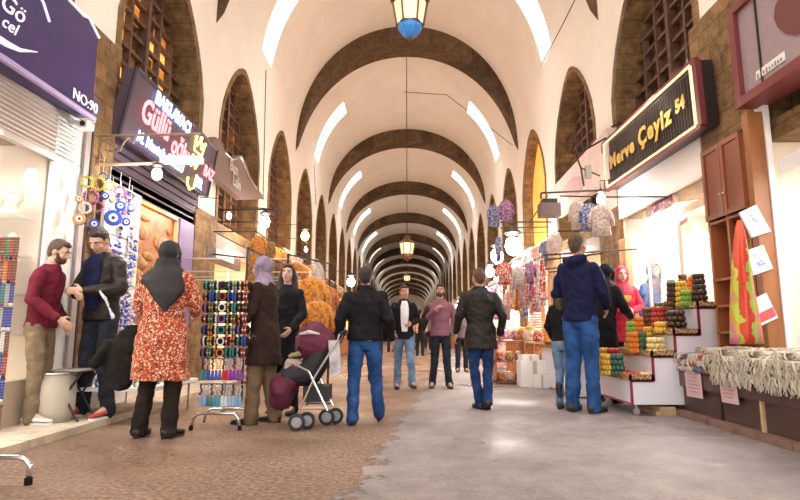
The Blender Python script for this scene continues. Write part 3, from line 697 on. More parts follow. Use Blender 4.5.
neon_b = M('neon_blue', (.5, .6, 1), .3, emit=2.2, ecol=(.42, .55, 1)); neon_r = M('neon_red', (1, .3, .3), .3, emit=1.7, ecol=(1, .22, .25)); neon_y = M('neon_yellow', (1, .8, .3), .3, emit=1.6, ecol=(1, .75, .22))
def bulb(loc, label, power, mat=lamp_w, col=(1, .93, .82), r=.06, hang=None, fixture=True, group=None):
    t = thing('bulb_lamp', loc, label, 'lamp', group)
    m = MB(); m.ell((0, 0, 0), (r, r, r*1.25), nu=12, nv=8); m.build('bulb', mat, t, smooth=True)
    m = MB(); m.lathe([(r*.5, r*.9), (r*.6, r*1.3), (r*1.2, r*1.7), (r*.4, r*2.4), (.012, r*2.6)], n=12); m.build('socket', iron, t)
    if hang: m = MB(); m.tube([(0, 0, r*2.5), (0, 0, .32), (math.copysign(W+.04, loc[0])-loc[0], 0, .36)], .008, 5); m.build('cord', iron, t)
    point('bulb_light', (loc[0], loc[1], loc[2]-r*1.6), power, col, .07); return t

# ---- left shop 1: shutter, glazing, sign
P = PX(-3.82)
a = P(68, 162); zsh = a.z; y0s, y1s = 2.9, P(76, 200).y
ztop = P(80, 118).z
t = thing('roller_shutter', (-3.82, 4.4, zsh), 'half-raised pale roller shutter under the purple number 90 sign', 'shutter')
m = MB(); n = 12
for i in range(n):
    z0 = zsh+(ztop-zsh)*i/n; z1 = zsh+(ztop-zsh)*(i+1)/n
    m.prism([(-3.84, y0s, z0), (-3.80, y0s, z0+.012), (-3.80, y0s, z1-.02), (-3.84, y0s, z1-.004)], (0, y1s-y0s, 0))
m.build('slats', M('shutter_pale', (.66, .58, .54), .5), t, w=True)
m = MB(); m.bb((-3.86, y0s, zsh-.07), (-3.79, y1s, zsh)); m.build('bottom_rail', steel, t, w=True)
t = thing('roller_housing', (-3.8, 4.4, ztop), 'dark shutter housing with brass rail above the raised shutter', 'shutter housing')
m = MB(); m.bb((-3.86, y0s, ztop+.06), (-3.66, y1s+.05, ztop+.24)); m.build('box', M('housing_dark', (.10, .08, .12), .5), t, w=True)
m = MB(); m.bb((-3.86, y0s, ztop-.02), (-3.70, y1s+.05, ztop+.06)); m.build('rail', cream, t, w=True)
m = MB(); m.bb((-3.87, y1s, PZ), (-3.76, y1s+.10, ztop)); m.bb((-3.85, y1s+.1, PZ), (-3.80, y1s+.14, ztop)); tag(m.build('shop_post', M('post_grey', (.42, .36, .36), .4, .5), w=True), 'grey metal jamb post at the edge of the half-shuttered shop', 'post')
m = MB(); m.bb((-3.85, 5.68, PZ), (-3.80, y1s, ztop)); tag(m.build('jamb_panel', white, w=True), 'white jamb panel just left of the grey post of the shuttered shop', 'jamb')
m = MB(); m.bb((-3.80, y1s+.135, PZ), (-3.77, y1s+.17, ztop)); tag(m.build('black_strip', iron, w=True), 'black seal strip beside the grey jamb post', 'strip')
t = thing('shop_glazing', (-3.86, 4.4, PZ), 'large shop window below the half-raised shutter', 'shop window')
m = MB(); m.bb((-3.865, y0s, .5), (-3.855, y1s, zsh+.02)); m.build('pane', glassm, t, w=True)
m = MB(); m.bb((-3.9, y0s, PZ), (-3.82, y1s, .5)); m.build('base_panel', M('panel_tan', (.5, .4, .3), .6), t, w=True)
# display shelves and goods inside
rnd = random.Random(5)
for j, z in enumerate((.95, 1.35, 1.75, 2.15)):
    m = MB(); m.bb((-4.9, 5.25, z-.02), (-3.93, 5.66, z)); tag(m.build('glass_shelf', M('shelf_white', (.85, .83, .8), .3), w=True), 'white display shelf inside the shuttered shop, %s level' % ('lowest', 'second', 'third', 'topmost')[j], 'shelf')
bust_p = None
for j, z in enumerate((.96, 1.36, 1.76, 2.16)):
    for i in range(9):
        y = 5.40+rnd.uniform(-.06, .08); c = (-4.0-.10*i, y, z)
        if bust_p is None:
            bust_p = thing('jewellery_bust', c, 'jewellery stand with necklace on a shelf inside the shuttered shop', 'jewellery stand', 'jewellery stands in the left shop window')
            m = MB(); m.lathe([(.06, 0), (.055, .01), (.02, .02), (.03, .08), (.07, .14), (.05, .2), (.022, .24)], n=10); m.build('bust', M('bust_sand', (.70, .55, .42), .7), bust_p, smooth=True)
            m = MB(); m.torus((0, 0, .17), .055, .007, Matrix.Rotation(.5, 3, 'Y')); m.build('necklace', M('necklace_red', (.45, .12, .06), .4), bust_p)
        else: dup(bust_p, c, rnd.uniform(-.5, .5), rnd.uniform(.7, 1.2))
P = PX(-3.6); poly = [(92, 118), (98, 38), (88, 17), (83, 15), (68, -2), (50, -30), (10, -60), (-120, -60), (-120, -12)]
q0 = at(92, 118, X=-3.6)
t = thing('shop_sign', q0, 'big purple-blue shop sign reading NO:90 with white script', 'sign')
purple = M('sign_purple', (.030, .020, .12), .4, col2=(.055, .028, .14), scale=1.5)
m = MB(); m.prism([P(*p) for p in poly], (-.18, 0, 0)); m.build('board', purple, t, w=True)
m = MB(); m.tube([P(92, 119)+Vector((.02, 0, 0)), P(0, 58)+Vector((.02, 0, 0)), P(-120, -13)+Vector((.02, 0, 0))], .035, 8); m.build('edge_strip', M('lilac_strip', (.42, .32, .62), .3), t, w=True)
m = MB(); m.tube([P(x, y)+Vector((.015, 0, 0)) for x, y in ((98, 38), (88, 18), (83, 16), (68, 0))], .016, 6); m.build('white_edge', M('sign_white', (.9, .88, .95), .4, emit=.3), t, w=True); m = MB(); m.tube([P(x, y)+Vector((.015, 0, 0)) for x, y in ((-8, 36), (5, 44), (18, 50), (36, 52))], [.035, .03, .02, .004], 6)
m.tube([P(x, y)+Vector((.015, 0, 0)) for x, y in ((34, -12), (42, 3), (48, 22))], .014, 6); m.build('white_swoosh', M('sign_white', (.9, .88, .95), .4, emit=.3), t, w=True)
sq = [P(0, -10), P(98, 38), P(92, 118), P(0, 57)]
Mx = Matrix(((0, 0, 1), (1, 0, 0), (0, 1, 0))).to_4x4()
def onleft(v, out=.02):   # text on a left wall sign reads towards +Y
    m_ = Matrix(((0, 0, 1, 0), (1, 0, 0, 0), (0, 1, 0, 0), (0, 0, 0, 1))); m_.translation = v+Vector((out, 0, 0)); return m_
def onright(v, out=.02):
    m_ = Matrix(((0, 0, -1, 0), (-1, 0, 0, 0), (0, 1, 0, 0), (0, 0, 0, 1))); m_.translation = v+Vector((-out, 0, 0)); return m_
text('NO:90', MATS['sign_white'], t, .17, onleft(P(84, 102)), bold=.0)
text('Gö', MATS['sign_white'], t, .24, onleft(P(10, 8)), shear=.35)
text('cel', MATS['sign_white'], t, .17, onleft(P(7, 25)), shear=.35)
# camera under the sign
c = at(86, 126, X=-3.62); t = thing('security_camera', c, 'small white security camera below the corner of the purple sign', 'security camera')
m = MB(); m.box((0, 0, 0), (.11, .14, .08)); m.box((-.12, 0, .03), (.14, .06, .04)); m.build('housing', white, t); m = MB(); m.lathe([(.025, 0), (.032, .02), (.02, .035)], (.01, -.07, 0), 12, Matrix.Rotation(pi/2, 3, 'X')); m.build('lens', iron, t)
shop_light(-1, 4.3, 90, (1, .97, .93))

# ---- left shop 2: baklava
y0, y1 = 6.87, 9.72
BLs = at(119, 136, X=-3.72); TLs = at(137, 68, Y=BLs.y); BRs = at(207, 197, X=-3.72); TRs = at(208, 150, Y=BRs.y); TRs.x = BRs.x+(TLs.x-BLs.x)*.9
q = [TLs, TRs, BRs, BLs]
t = thing('baklava_sign', BLs, 'tilted purple neon shop sign reading BAKLAVACI Güllüoğlu with a yellow crown', 'sign')
m = MB(); m.slab(q, -.16) if False else m.slab(q, .16); m.build('board', M('plum_board', (.10, .065, .10), .4), t, w=True)
m = MB()
for i in range(4): m.tube([q[i], q[(i+1) % 4]], .028, 6)
m.build('frame', M('plum_frame', (.05, .035, .06), .4), t, w=True)
WS = (q[1]-q[0]).length; HS = (q[0]-q[3]).length
text('BAKLAVACI', neon_b, t, .24, frameM(q, .38, .86, .03), bold=.012, name='blue_lettering')
text('Güllü', neon_r, t, .46, frameM(q, .24, .55, .03), bold=.010, name='red_lettering', sx=.9)
text('oğlu', neon_r, t, .42, frameM(q, .53, .42, .03), bold=.010, name='red_lettering', sx=.85)
text('M. Mustafa GÜLLÜ', neon_b, t, .20, frameM(q, .36, .16, .03), bold=.008, name='blue_lettering')
text('BAZ', neon_r, t, .26, frameM(q, .93, .42, .03), bold=.01, name='red_lettering')
text('TR', neon_b, t, .24, frameM(q, .83, .12, .03), bold=.01, name='blue_lettering')
F4 = frameM(q, .73, .72, .03) @ Matrix.Scale(.72, 4); m = MB()
def fp(x, y): return F4 @ Vector((x, y, 0))
m.tube([fp(-.24, -.14), fp(-.28, .16), fp(-.13, 0), fp(0, .22), fp(.13, 0), fp(.28, .16), fp(.24, -.14), fp(-.24, -.14)], .018, 6)
for x in (-.28, 0, .28): m.ell(fp(x, .24 if x == 0 else .18), .03)
m.tube([fp(-.24, -.24), fp(-.2, -.52), fp(-.08, -.3), fp(.04, -.52), (fp(.2, -.24))], .02, 6); m.tube([fp(-.22, -.8), fp(-.2, -.95), fp(0, -1.05), fp(.2, -.95), fp(.22, -.8), fp(.22, -.62)], .02, 6)
m.build('crown_emblem', neon_y, t, w=True)
# dark fascia with shutter ribs beneath the sign
m = MB(); zb = BLs.z
for i in range(5): m.bb((-3.80-.02*i, y0, zb-.06-.11*i), (-3.86, y1, zb-.14-.11*i))
m.bb((-3.95, y0, zb-.6), (-3.86, y1, zb+.1)); tag(m.build('fascia', M('fascia_plum', (.09, .06, .10), .5), w=True), 'dark ribbed fascia beneath the baklava neon sign', 'fascia')
zf = zb-.6
m = MB(); m.bb((-3.93, y0, .9), (-3.92, at(178, 200, X=-3.9).y, zf)); p4 = [at(130, 176, X=-3.9), at(178, 210, X=-3.9), at(178, 250, X=-3.9), at(130, 250, X=-3.9)]
food = M('baklava_poster', (.80, .36, .07), .5, col2=(.30, .10, .02), scale=3.2, emit=0)
t = thing('baklava_poster', (-3.88, 8, 1.1), 'large backlit orange poster of baklava trays under the neon sign', 'poster')
m.build('print', M('poster_print', (.55, .20, .04), .5, emit=.0, col2=(.22, .06, .015), scale=4), t, w=True)
m = MB(); ye = at(178, 200, X=-3.9).y
for (ya, yb, za, zb2) in ((y0, ye, zf-.05, zf), (ye-.05, ye, .85, zf), (y0, ye, .85, .9)): m.bb((-3.93, ya, za), (-3.86, yb, zb2))
m.build('frame', M('poster_frame', (.75, .52, .25), .4), t, w=True)
m = MB()
rn = random.Random(2)
for i in range(26):
    yy = rn.uniform(y0+.15, ye-.15); zz = rn.uniform(1.2, zf-.2); m.ell((-3.915, yy, zz), (.02, rn.uniform(.1, .25), rn.uniform(.06, .12)))
m.build('pastry_picture', M('pastry_gold', (.50, .22, .05), .5, col2=(.24, .08, .02), scale=9), t, w=True, smooth=True)
m = MB(); m.bb((-3.98, ye+.02, PZ), (-3.84, y1, zf)); tag(m.build('side_board', M('lilac_panel', (.20, .13, .34), .5, var=.15, scale=2), w=True), 'dull lilac panel to the side of the baklava poster', 'panel')
m = MB(); m.bb((-4.0, y0, PZ), (-3.84, ye, .88)); tag(m.build('shop_counter', M('counter_white', (.75, .68, .64), .5), w=True), 'white counter front below the baklava poster', 'counter')
area('poster_lamp', (-3.35, 8.1, zf-.02), (-3.9, 8.1, 1.6), .15, 1.6, 4, (1, .8, .55))
# ---- left shop 3 sign
P = PX(-3.62); poly = [(209, 172), (210, 147), (216, 137), (220, 140), (226, 152), (232, 158), (241, 155), (246, 163), (251, 178), (257, 187), (265, 199), (242, 200)]
t = thing('scalloped_sign', P(209, 172), 'brown scalloped-top shop sign with silver letters', 'sign')
m = MB(); m.prism([P(*p) for p in poly], (-.14, 0, 0)); m.build('board', M('sign_brown', (.20, .125, .105), .5, var=.1), t, w=True)
text('Bun', silver, t, .34, onleft(P(233, 168)), bold=.01); text('Lale', silver, t, .34, onleft(P(236, 183)), bold=.01)
m = MB(); m.tube([P(x, y)+Vector((.02, 0, 0)) for x, y in ((225, 153), (232, 160), (240, 157), (248, 176), (256, 189))], .016, 5); m.build('silver_trim', silver, t, w=True)
# ---- generic arcade shops
def shop(sg, j, warm, goods):
    yc = PY0+PIT*(j+.5); a, b = yc-1.43, yc+1.43
    m = MB(); m.bb((sg*(W+.05), a, 2.62), (sg*(W+.12), b, Z0)); tag(m.build('shop_fascia', M('fascia_%s' % ('brown' if j % 2 else 'grey'), (.22, .13, .09) if j % 2 else (.28, .22, .2), .6), w=True), 'plain fascia board above the %s stall on the %s side' % (('first', 'second', 'third', 'fourth', 'fifth', 'sixth', 'seventh', 'eighth')[max(0, j-2)], 'left' if sg < 0 else 'right'), 'fascia')
    shop_light(sg, yc, warm[0], warm[1])
rng = random.Random(11)
for sg in (-1, 1):
    for j in range(0, 9):
        if (sg, j) in ((-1, 0), (-1, 1), (1, 0), (1, 1)): continue
        shop(sg, j, (110, (1, .62, .32)) if sg < 0 else (170, (1, .92, .80)), None)
shop_light(-1, 8.3, 60, (1, .8, .6)); shop_light(1, 8.3, 160, (1, .97, .93)); shop_light(1, 4.2, 95, (1, .97, .95))

# ---- wall brackets and lamps, left
c0 = at(98, 165, X=-3.82)
t = thing('lamp_bracket', c0, 'wrought iron scroll bracket with pale arm on the left stone pier', 'bracket')
Yb = c0.y
def yb(x, y): return at(x, y, Y=Yb)
m = MB(); m.tube([yb(97, 165), yb(160, 163)], .018, 6); m.build('arm', M('pale_arm', (.75, .62, .42), .4, .3), t, w=True)
m = MB(); m.tube([yb(100, 136), yb(200, 134)], .016, 6); m.tube([yb(100, 136), yb(99, 166)], .014, 6)
m.tube([yb(x, y) for x, y in ((103, 158), (100, 150), (103, 141), (111, 139), (116, 145), (112, 152), (106, 150), (107, 145))], .012, 6)
m.tube([yb(x, y) for x, y in ((112, 152), (120, 151), (125, 141), (130, 137), (135, 139), (133, 144))], .012, 6); m.build('scrollwork', M('scroll_iron', (.35, .25, .18), .5, .5), t, w=True)
t = thing('tube_lamp', yb(182, 160), 'long pinkish tube lamp housing at the end of the scroll bracket', 'lamp')
m = MB(); m.box((0, 0, 0), (.50, .12, .07)); m.build('housing', M('tube_housing', (.85, .72, .68), .4, emit=.8, ecol=(1, .75, .7)), t)
bulb(yb(157, 174), 'dazzling white spotlight hanging from the scroll bracket', 40)
for px, py, X, lab, pw, mt, cl in ((265, 222, -3.2, 'dazzling white lamp on the rail beyond the baklava shop', 55, lamp_w, (1, .92, .85)), (229, 216, -3.3, 'small white lamp left of the dazzling rail lamp', 12, lamp_w, (1, .92, .85)),
                                   (305, 236, -2.95, 'dazzling orange lamp over the hanging jackets', 70, lamp_o, (1, .6, .28)), (306, 250, -2.9, 'smaller amber lamp just under the dazzling orange one', 10, lamp_o, (1, .6, .28)),
                                   (351, 282, -1.65, 'bright white lamp seen over the shoulder of the man in black jacket', 25, lamp_w, (1, .95, .88)), (321, 274, -2.6, 'amber lamp beside the far left stalls', 20, lamp_o, (1, .6, .28))):
    c = at(px, py, X=X); bulb(c, lab, pw*.8, mt, cl, r=.045 if 'small' in lab or 'amber' in lab else .11, hang=(c.x, c.y, c.z+.35))
Yr = at(265, 222, X=-3.2).y
t = thing('lamp_rail', at(206, 212, Y=Yr), 'dark double rail holding the white lamps over the left stalls', 'rail')
m = MB(); m.tube([at(205, 210, Y=Yr), at(280, 209, Y=Yr)], .02, 6); m.tube([at(205, 222, Y=Yr), at(268, 222, Y=Yr)], .016, 6); m.tube([at(280, 209, Y=Yr), at(281, 216, Y=Yr)], .016, 6); m.tube([at(206, 210, Y=Yr), at(206, 223, Y=Yr)], .016, 6); m.build('bars', iron, t, w=True)

# ---- hanging lanterns on the axis
def lantern(c, r, top, blue, label):
    t = thing('hanging_lantern', c, label, 'lantern', 'metal lanterns hanging on the axis of the vault')
    brass = M('lantern_metal', (.18, .09, .05), .45, .7); n = 6
    m = MB(); m.lathe([(r*.05, 1.9*r), (r*.12, 1.75*r), (r*.35, 1.6*r), (r*.45, 1.3*r), (r*1.05, .95*r), (r*1.1, .85*r), (r*.95, .82*r)], n=n); m.build('cap', brass, t)
    m = MB()
    for i in range(n):
        a = 2*pi*i/n; m.tube([(r*.95*cos(a), r*.95*sin(a), .85*r), (r*.72*cos(a), r*.72*sin(a), -.55*r)], r*.06, 5)
    m.torus((0, 0, -.55*r), r*.72, r*.07, n=n); m.build('cage', brass, t)
    m = MB(); m.lathe([(r*.88, .82*r), (r*.66, -.52*r)], n=n); m.build('glass', M('lantern_glass', (.85, .62, .35), .3, emit=.8, ecol=(1, .72, .4)), t)
    m = MB(); m.lathe([(r*.70, -.55*r), (r*.62, -.85*r), (r*.38, -1.15*r), (r*.06, -1.3*r)], n=12)
    m.build('bowl', M('blue_bowl', (.03, .22, .55), .2, emit=.25, ecol=(.05, .35, .9)) if blue else brass, t, smooth=blue)
    if blue:
        m = MB()
        for i in range(12): a = 2*pi*i/12; m.tube([(r*.71*cos(a), r*.71*sin(a), -.55*r), (r*.63*cos(a), r*.63*sin(a), -.85*r), (r*.39*cos(a), r*.39*sin(a), -1.15*r), (0, 0, -1.32*r)], r*.02, 4)
        m.build('bowl_ribs', brass, t)
    m = MB(); m.ell((0, 0, -1.36*r), r*.09); m.build('finial', brass, t); m = MB(); m.tube([(0, 0, 1.85*r), (0, 0, top-c.z)], .015, 5); m.build('rod', iron, t); return t
c = at(410, 16, Y=7.2); lantern(c+Vector((0, 0, .0)), .26, 12.6, True, 'hanging metal lantern with bright blue glass bowl at the top of the view')
c = at(407, 250, Y=20); lantern(c, .30, 11.6, False, 'six-sided lantern on a long rod hanging midway down the arcade')
c = at(407, 279, Y=40); lantern(c, .26, 10.6, False, 'smaller far lantern hanging below and behind the six-sided one')
wy = at(404, 92, Y=20).z
m = MB(); m.tube([(-.1, 20, wy), (1.5, 19.6, wy-.3), (3.8, 19, 7.6)], .012, 5); tag(m.build('wire', iron, w=True), 'thin wire running from the lantern rod to the right wall', 'wire')
m = MB(); ws = [at(493, 60, X=3.6), at(548, 70, X=3.8)]
pts = [at(x, y, X=3.8) for x, y in ((575, 0), (560, 30), (543, 62), (525, 97))]
m.tube(pts, .018, 5); m.tube([at(508, 128, X=3.8), at(484, 180, X=3.8)], .018, 5); tag(m.build('wall_cable', iron, w=True), 'thin cable clipped up the right plaster wall', 'cable')
m = MB(); m.tube([at(266, 70, X=-3.83), at(263, 200, X=-3.83)], .012, 5); m.tube([at(314, 165, X=-3.83), at(316, 205, X=-3.83)], .012, 5); tag(m.build('wall_cable', iron, w=True), 'thin cable hanging down the left plaster wall from a skylight', 'cable')

# ------------------------------------------------------------------ right side signs
BL = at(607, 190, X=3.6); TL = at(607, 145, Y=BL.y); BR = at(703, 125, X=3.6); TR = at(696, 60, Y=BR.y)
TL.x = BL.x+(TR.x-BR.x)
q = [TL, TR, BR, BL]   # far edge first, so the quad faces the street
t = thing('dowry_shop_sign', BL, 'long lit black sign with gold frame reading Merve Çeyiz', 'sign')
m = MB(); m.slab(q, .20); ob = m.build('board', M('sign_black', (.035, .025, .025), .35), t, w=True)
m = MB()
for i in range(4): m.tube([q[i], q[(i+1) % 4]], .05, 4)
m.build('outer_frame', M('frame_maroon', (.20, .04, .04), .4), t, w=True)
ctr = sum(q, Vector())/4; qi = [p.lerp(ctr, .06)+Vector((-.03, 0, 0)) for p in q]; qi = [Vector((p.x, p.y, p.z)) for p in qi]
m = MB()
for i in range(4): m.tube([qi[i], qi[(i+1) % 4]], .020, 6)
m.build('light_frame', M('frame_gold_lit', (.95, .70, .35), .3, emit=.7, ecol=(1, .75, .45)), t, w=True)
m = MB()
for i in range(1, 40):
    u = .05+.9*i/40; p0 = q[0].lerp(q[1], u).lerp(q[3].lerp(q[2], u), .1); p1 = q[0].lerp(q[1], u).lerp(q[3].lerp(q[2], u), .9)
    m.tube([p0+Vector((-.012, 0, 0)), p1+Vector((-.012, 0, 0))], .010, 4)
m.build('backing_slats', M('slat_brown', (.09, .065, .055), .5), t, w=True)
text('Merve', gold, t, .31, frameM(q, .27, .45, .05), bold=.014, sx=1.15, spacing=1.15); text('Çeyiz', gold, t, .37, frameM(q, .64, .47, .05), bold=.014, sx=1.1, spacing=1.15)
text('54', gold, t, .24, frameM(q, .88, .5, .05), bold=.012)
area('sign_fill_light', tuple(TL.lerp(TR, .5)+Vector((-.35, 0, .12))), tuple(ctr), .1, 2.4, 12, (1, .85, .65))  # added fill light brightening the sign front; no lamp fitting stands here
P = PX(3.6)
t = thing('pink_shop_sign', P(743, 103), 'cropped pink-grey shop sign in maroon frame with a dark round emblem', 'sign')
zb, zt = P(743, 103).z, P(740, 8).z; yn = P(743, 103).y
m = MB(); m.bb((3.6, 3.0, zb), (3.85, yn, zt)); m.build('board', M('sign_pinkgrey', (.36, .27, .29), .5, var=.06), t, w=True)
m = MB(); m.bb((3.55, 3.0, zb-.05), (3.87, yn-.05, zb+.05)); m.bb((3.548, yn-.05, zb-.052), (3.88, yn+.05, zt+.052)); m.bb((3.55, 3.0, zt-.03), (3.87, yn-.05, zt+.05)); m.build('frame', MATS['frame_maroon'], t, w=True)
m = MB(); m.bb((3.585, yn-.36, zb+.06), (3.6, yn-.34, zt-.04)); m.build('groove', iron, t, w=True)
m = MB(); m.prism([P(x, y)+Vector((-.012, 0, 0)) for x, y in ((785, -12), (776, 6), (775, 18), (779, 28), (787, 34), (797, 35), (812, 30), (815, -20))], (.01, 0, 0)); m.build('emblem', M('emblem_maroon', (.17, .05, .05), .5), t, w=True)
m = MB(); m.prism([P(x, y)+Vector((-.012, 0, 0)) for x, y in ((757, 72), (785, 51), (786, 60), (757, 81))], (.01, 0, 0)); m.build('white_plate', M('plate_white', (.9, .88, .86), .5), t, w=True)
# small markings on the plate
m = MB()
for i in range(9):
    c = P(759.5+i*2.9, 76.2-i*2.13)+Vector((-.016, 0, 0)); m.box(c, (.004, .02, .03+.02*(i % 3 == 0)))
m.build('plate_markings', M('plate_ink', (.35, .28, .28), .6), t, w=True)
# ---- right shop 2 (bright, with white gowns)
Yg0, Yg1 = 6.95, 9.70
t = thing('gown_showcase', (3.95, 8.3, PZ), 'bright shop window of the dowry shop with thin white posts', 'shop window')
m = MB()
for y in (Yg0+.02, at(648, 250, X=3.92).y, at(681, 250, X=3.92).y, Yg1-.05): m.bb((3.90, y-.02, PZ), (3.94, y+.02, Z0-.2))
m.bb((3.90, Yg0, at(648, 183, X=3.92).z), (3.94, Yg1, at(648, 183, X=3.92).z+.03)); m.build('posts', M('post_pale', (.55, .45, .40), .4), t, w=True)
m = MB(); m.bb((3.80, Yg0-.05, Z0-.24), (3.86, Yg1, 3.75)); m.build('transom', white, t, w=True)
m = MB(); m.bb((3.925, Yg0, .6), (3.93, Yg1, Z0-.2)); m.build('pane', glassm, t, w=True)
c = at(657, 207, X=3.93); yv = at(657, 197, X=3.90)
m = MB(); m.prism([at(x, y, X=3.895) for x, y in ((652, 205), (672, 190), (672, 201), (652, 217))], (.005, 0, 0)); m.build('sticker', M('sticker_pink', (.55, .25, .32), .5), t, w=True)
text('ÇITA-ŞILE', M('ink_maroon', (.28, .03, .10), .5), t, .15, onright(at(662, 204, X=3.89), .0), bold=.006)
m = MB(); m.prism([at(x, y, X=3.895) for x, y in ((680, 222), (687, 217), (687, 221), (680, 226))], (.005, 0, 0)); m.build('sticker', MATS['ink_maroon'], t, w=True)
gown = M('gown_white', (.90, .88, .88), .8, var=.08, scale=6)
for i, (px, wd, zl) in enumerate(((630, .30, .9), (662, .28, 1.1), (692, .26, 1.2))):
    Xg = 4.3; c = at(px, 170, X=Xg); t = thing('white_gown', (Xg, c.y, zl), ('long white gown hanging beside the lilac cloth', 'white gown hanging behind the maroon sticker', 'white gown hanging next to the wooden cabinet')[i], 'gown', 'white gowns in the dowry shop window')
    m = MB(); rr = []
    for k, (z, w_) in enumerate(((0, 1.6), (.4, 1.25), (.9, .8), (1.1, .75), (1.35, 1.0), (1.45, .5))):
        rr.append([(.09*w_*sin(2*pi*s/24)*(1+.25*sin(s*2.6)), wd*w_*cos(2*pi*s/24), z*(2.45-zl)/1.45) for s in range(24)])
    m.loft(rr); m.build('skirt', gown, t, smooth=True)
    m = MB(); m.tube([(0, -.2, 1.44*(2.45-zl)/1.45), (0, 0, 2.52-zl), (0, .2, 1.44*(2.45-zl)/1.45)], .01, 5); m.tube([(0, 0, 2.52-zl), (0, 0, 2.62-zl)], .008, 5); m.build('hanger', steel, t)
m = MB(); c = at(620, 215, X=4.1); m.loft([[(4.1+.04*sin(s*2.1), c.y+.10*(s-3)/3, z) for s in range(7)] for z in (1.5, 2.0, 2.5)], cap=False, closed=False); tag(m.build('lilac_cloth', M('lilac_cloth', (.45, .30, .42), .8), w=True, smooth=True), 'lilac cloth hanging at the far edge of the dowry shop window', 'cloth')
m = MB(); m.bb((3.80, 9.64, PZ), (3.96, 9.80, 2.6)); m.bb((3.80, 9.50, PZ), (3.9, 9.56, 2.6)); tag(m.build('wood_post', M('post_orange', (.62, .30, .12), .5, var=.25, scale=5), w=True), 'orange wooden door post at the far edge of the dowry shop', 'post')
# cabinet by the right pier
CX0, CX1, CY0, CY1 = 3.60, 3.84, 5.80, 6.56
zt = at(740, 130, X=CX0).z; zb = at(745, 330, X=CX0).z
CY1 = at(702, 152, X=CX0).y; CY0 = at(741, 130, X=CX0).y
t = thing('tall_cabinet', (3.72, (CY0+CY1)/2, PZ), 'tall reddish wooden cabinet with doors and open shelves by the right pier', 'cabinet')
m = MB(); m.bb((CX1-.03, CY0, PZ), (CX1, CY1, zt)); m.bb((CX0, CY0, PZ), (CX1, CY0+.04, zt)); m.bb((CX0, CY1-.04, PZ), (CX1, CY1, zt))
zd = at(720, 218, X=CX0).z
for z in (PZ, .5, .95, 1.25, 1.55, zd-.05, zt-.03): m.bb((CX0, CY0, z), (CX1, CY1, z+.03))
cyM = (CY0+CY1)/2; m.bb((CX0, cyM-.02, PZ), (CX0+.05, cyM+.02, zd)); m.build('carcass', wood_o, t, w=True)
for a, b in ((CY0+.01, cyM-.005), (cyM+.005, CY1-.01)):
    m = MB(); fr = .055; za, zz = zd, zt-.01
    m.bb((CX0-.03, a, za), (CX0, a+fr, zz)); m.bb((CX0-.03, b-fr, za), (CX0, b, zz)); m.bb((CX0-.028, a+fr, za), (CX0-.001, b-fr, za+fr)); m.bb((CX0-.028, a+fr, zz-fr), (CX0-.001, b-fr, zz)); m.bb((CX0-.012, a+fr, za+fr), (CX0-.001, b-fr, zz-fr))
    d = m.build('door', M('door_wood', (.24, .062, .024), .4, var=.3, scale=4, stretch=(1, 1, .15)), t, w=True)
    m = MB(); m.ell((CX0-.045, b-.03 if a < cyM-.1 else a+.03, za+.25), .014); m.build('knob', gold, d, w=True)
# end panel (wood) and white jamb
t = thing('wooden_end_panel', (3.8, CY0-.1, PZ), 'broad orange wooden panel carrying white packets, next to the cabinet', 'panel')
xr = at(781, 300, Y=CY0-.12).x
m = MB(); m.bb((CX0, CY0-.12, PZ), (xr, CY0-.02, zt+.15)); m.build('panel', M('panel_wood', (.34, .13, .045), .45, var=.3, scale=3, stretch=(1, 1, .2)), t, w=True)
m = MB(); m.bb((xr, CY0-.14, PZ), (xr+.06, CY0, zt+.25)); tag(m.build('white_jamb', white, w=True), 'white jamb of the right-hand shop window beside the wooden panel', 'jamb')
Yp = CY0-.13
def packet(pts, red, lab):
    q = [at(x, y, Y=Yp) for x, y in pts]; c = sum(q, Vector())/4
    t = thing('packaged_linen', c, lab, 'packet', 'flat linen packets hung on the wooden panel')
    m = MB(); r_ = [[p+Vector((0, -.0, 0)) for p in q], [c+(p-c)*.97+Vector((0, -.025, 0)) for p in q]]
    m.loft(r_); m.build('wrapping', M('packet_white', (.86, .83, .84), .35), t, w=True)
    m = MB()
    if red: w_ = [q[0].lerp(q[3], .55), q[1].lerp(q[2], .55), q[2].lerp(q[1], .06), q[3].lerp(q[0], .06)]; w_ = [c+(p-c)*.9+Vector((0, -.028, 0)) for p in w_]; m.add(w_+[p+Vector((0, .006, 0)) for p in w_], [(0, 1, 2, 3), (4, 5, 6, 7), (0, 1, 5, 4), (1, 2, 6, 5), (2, 3, 7, 6), (3, 0, 4, 7)]); m.build('red_print', M('packet_red', (.70, .10, .12), .4), t, w=True)
    else:
        rr_ = random.Random(len(lab))
        for k in range(7):
            p = q[0].lerp(q[1], rr_.uniform(.3, .7)).lerp(q[3].lerp(q[2], rr_.uniform(.3, .7)), rr_.uniform(.25, .75)); m.ell(p+Vector((0, -.028, 0)), (.018, .004, .014), nu=8, nv=5)
        m.build('floral_print', M('print_blue', (.35, .38, .60), .5), t, w=True)
packet(((738, 213), (755, 205), (770, 232), (751, 238)), False, 'white flower-print linen packet, topmost on the wooden panel')
packet(((745, 251), (762, 245), (772, 269), (752, 276)), False, 'white flower-print linen packet, middle one on the wooden panel')
packet(((748, 302), (765, 293), (777, 318), (760, 326)), True, 'white linen packet with red lower half, lowest on the wooden panel')
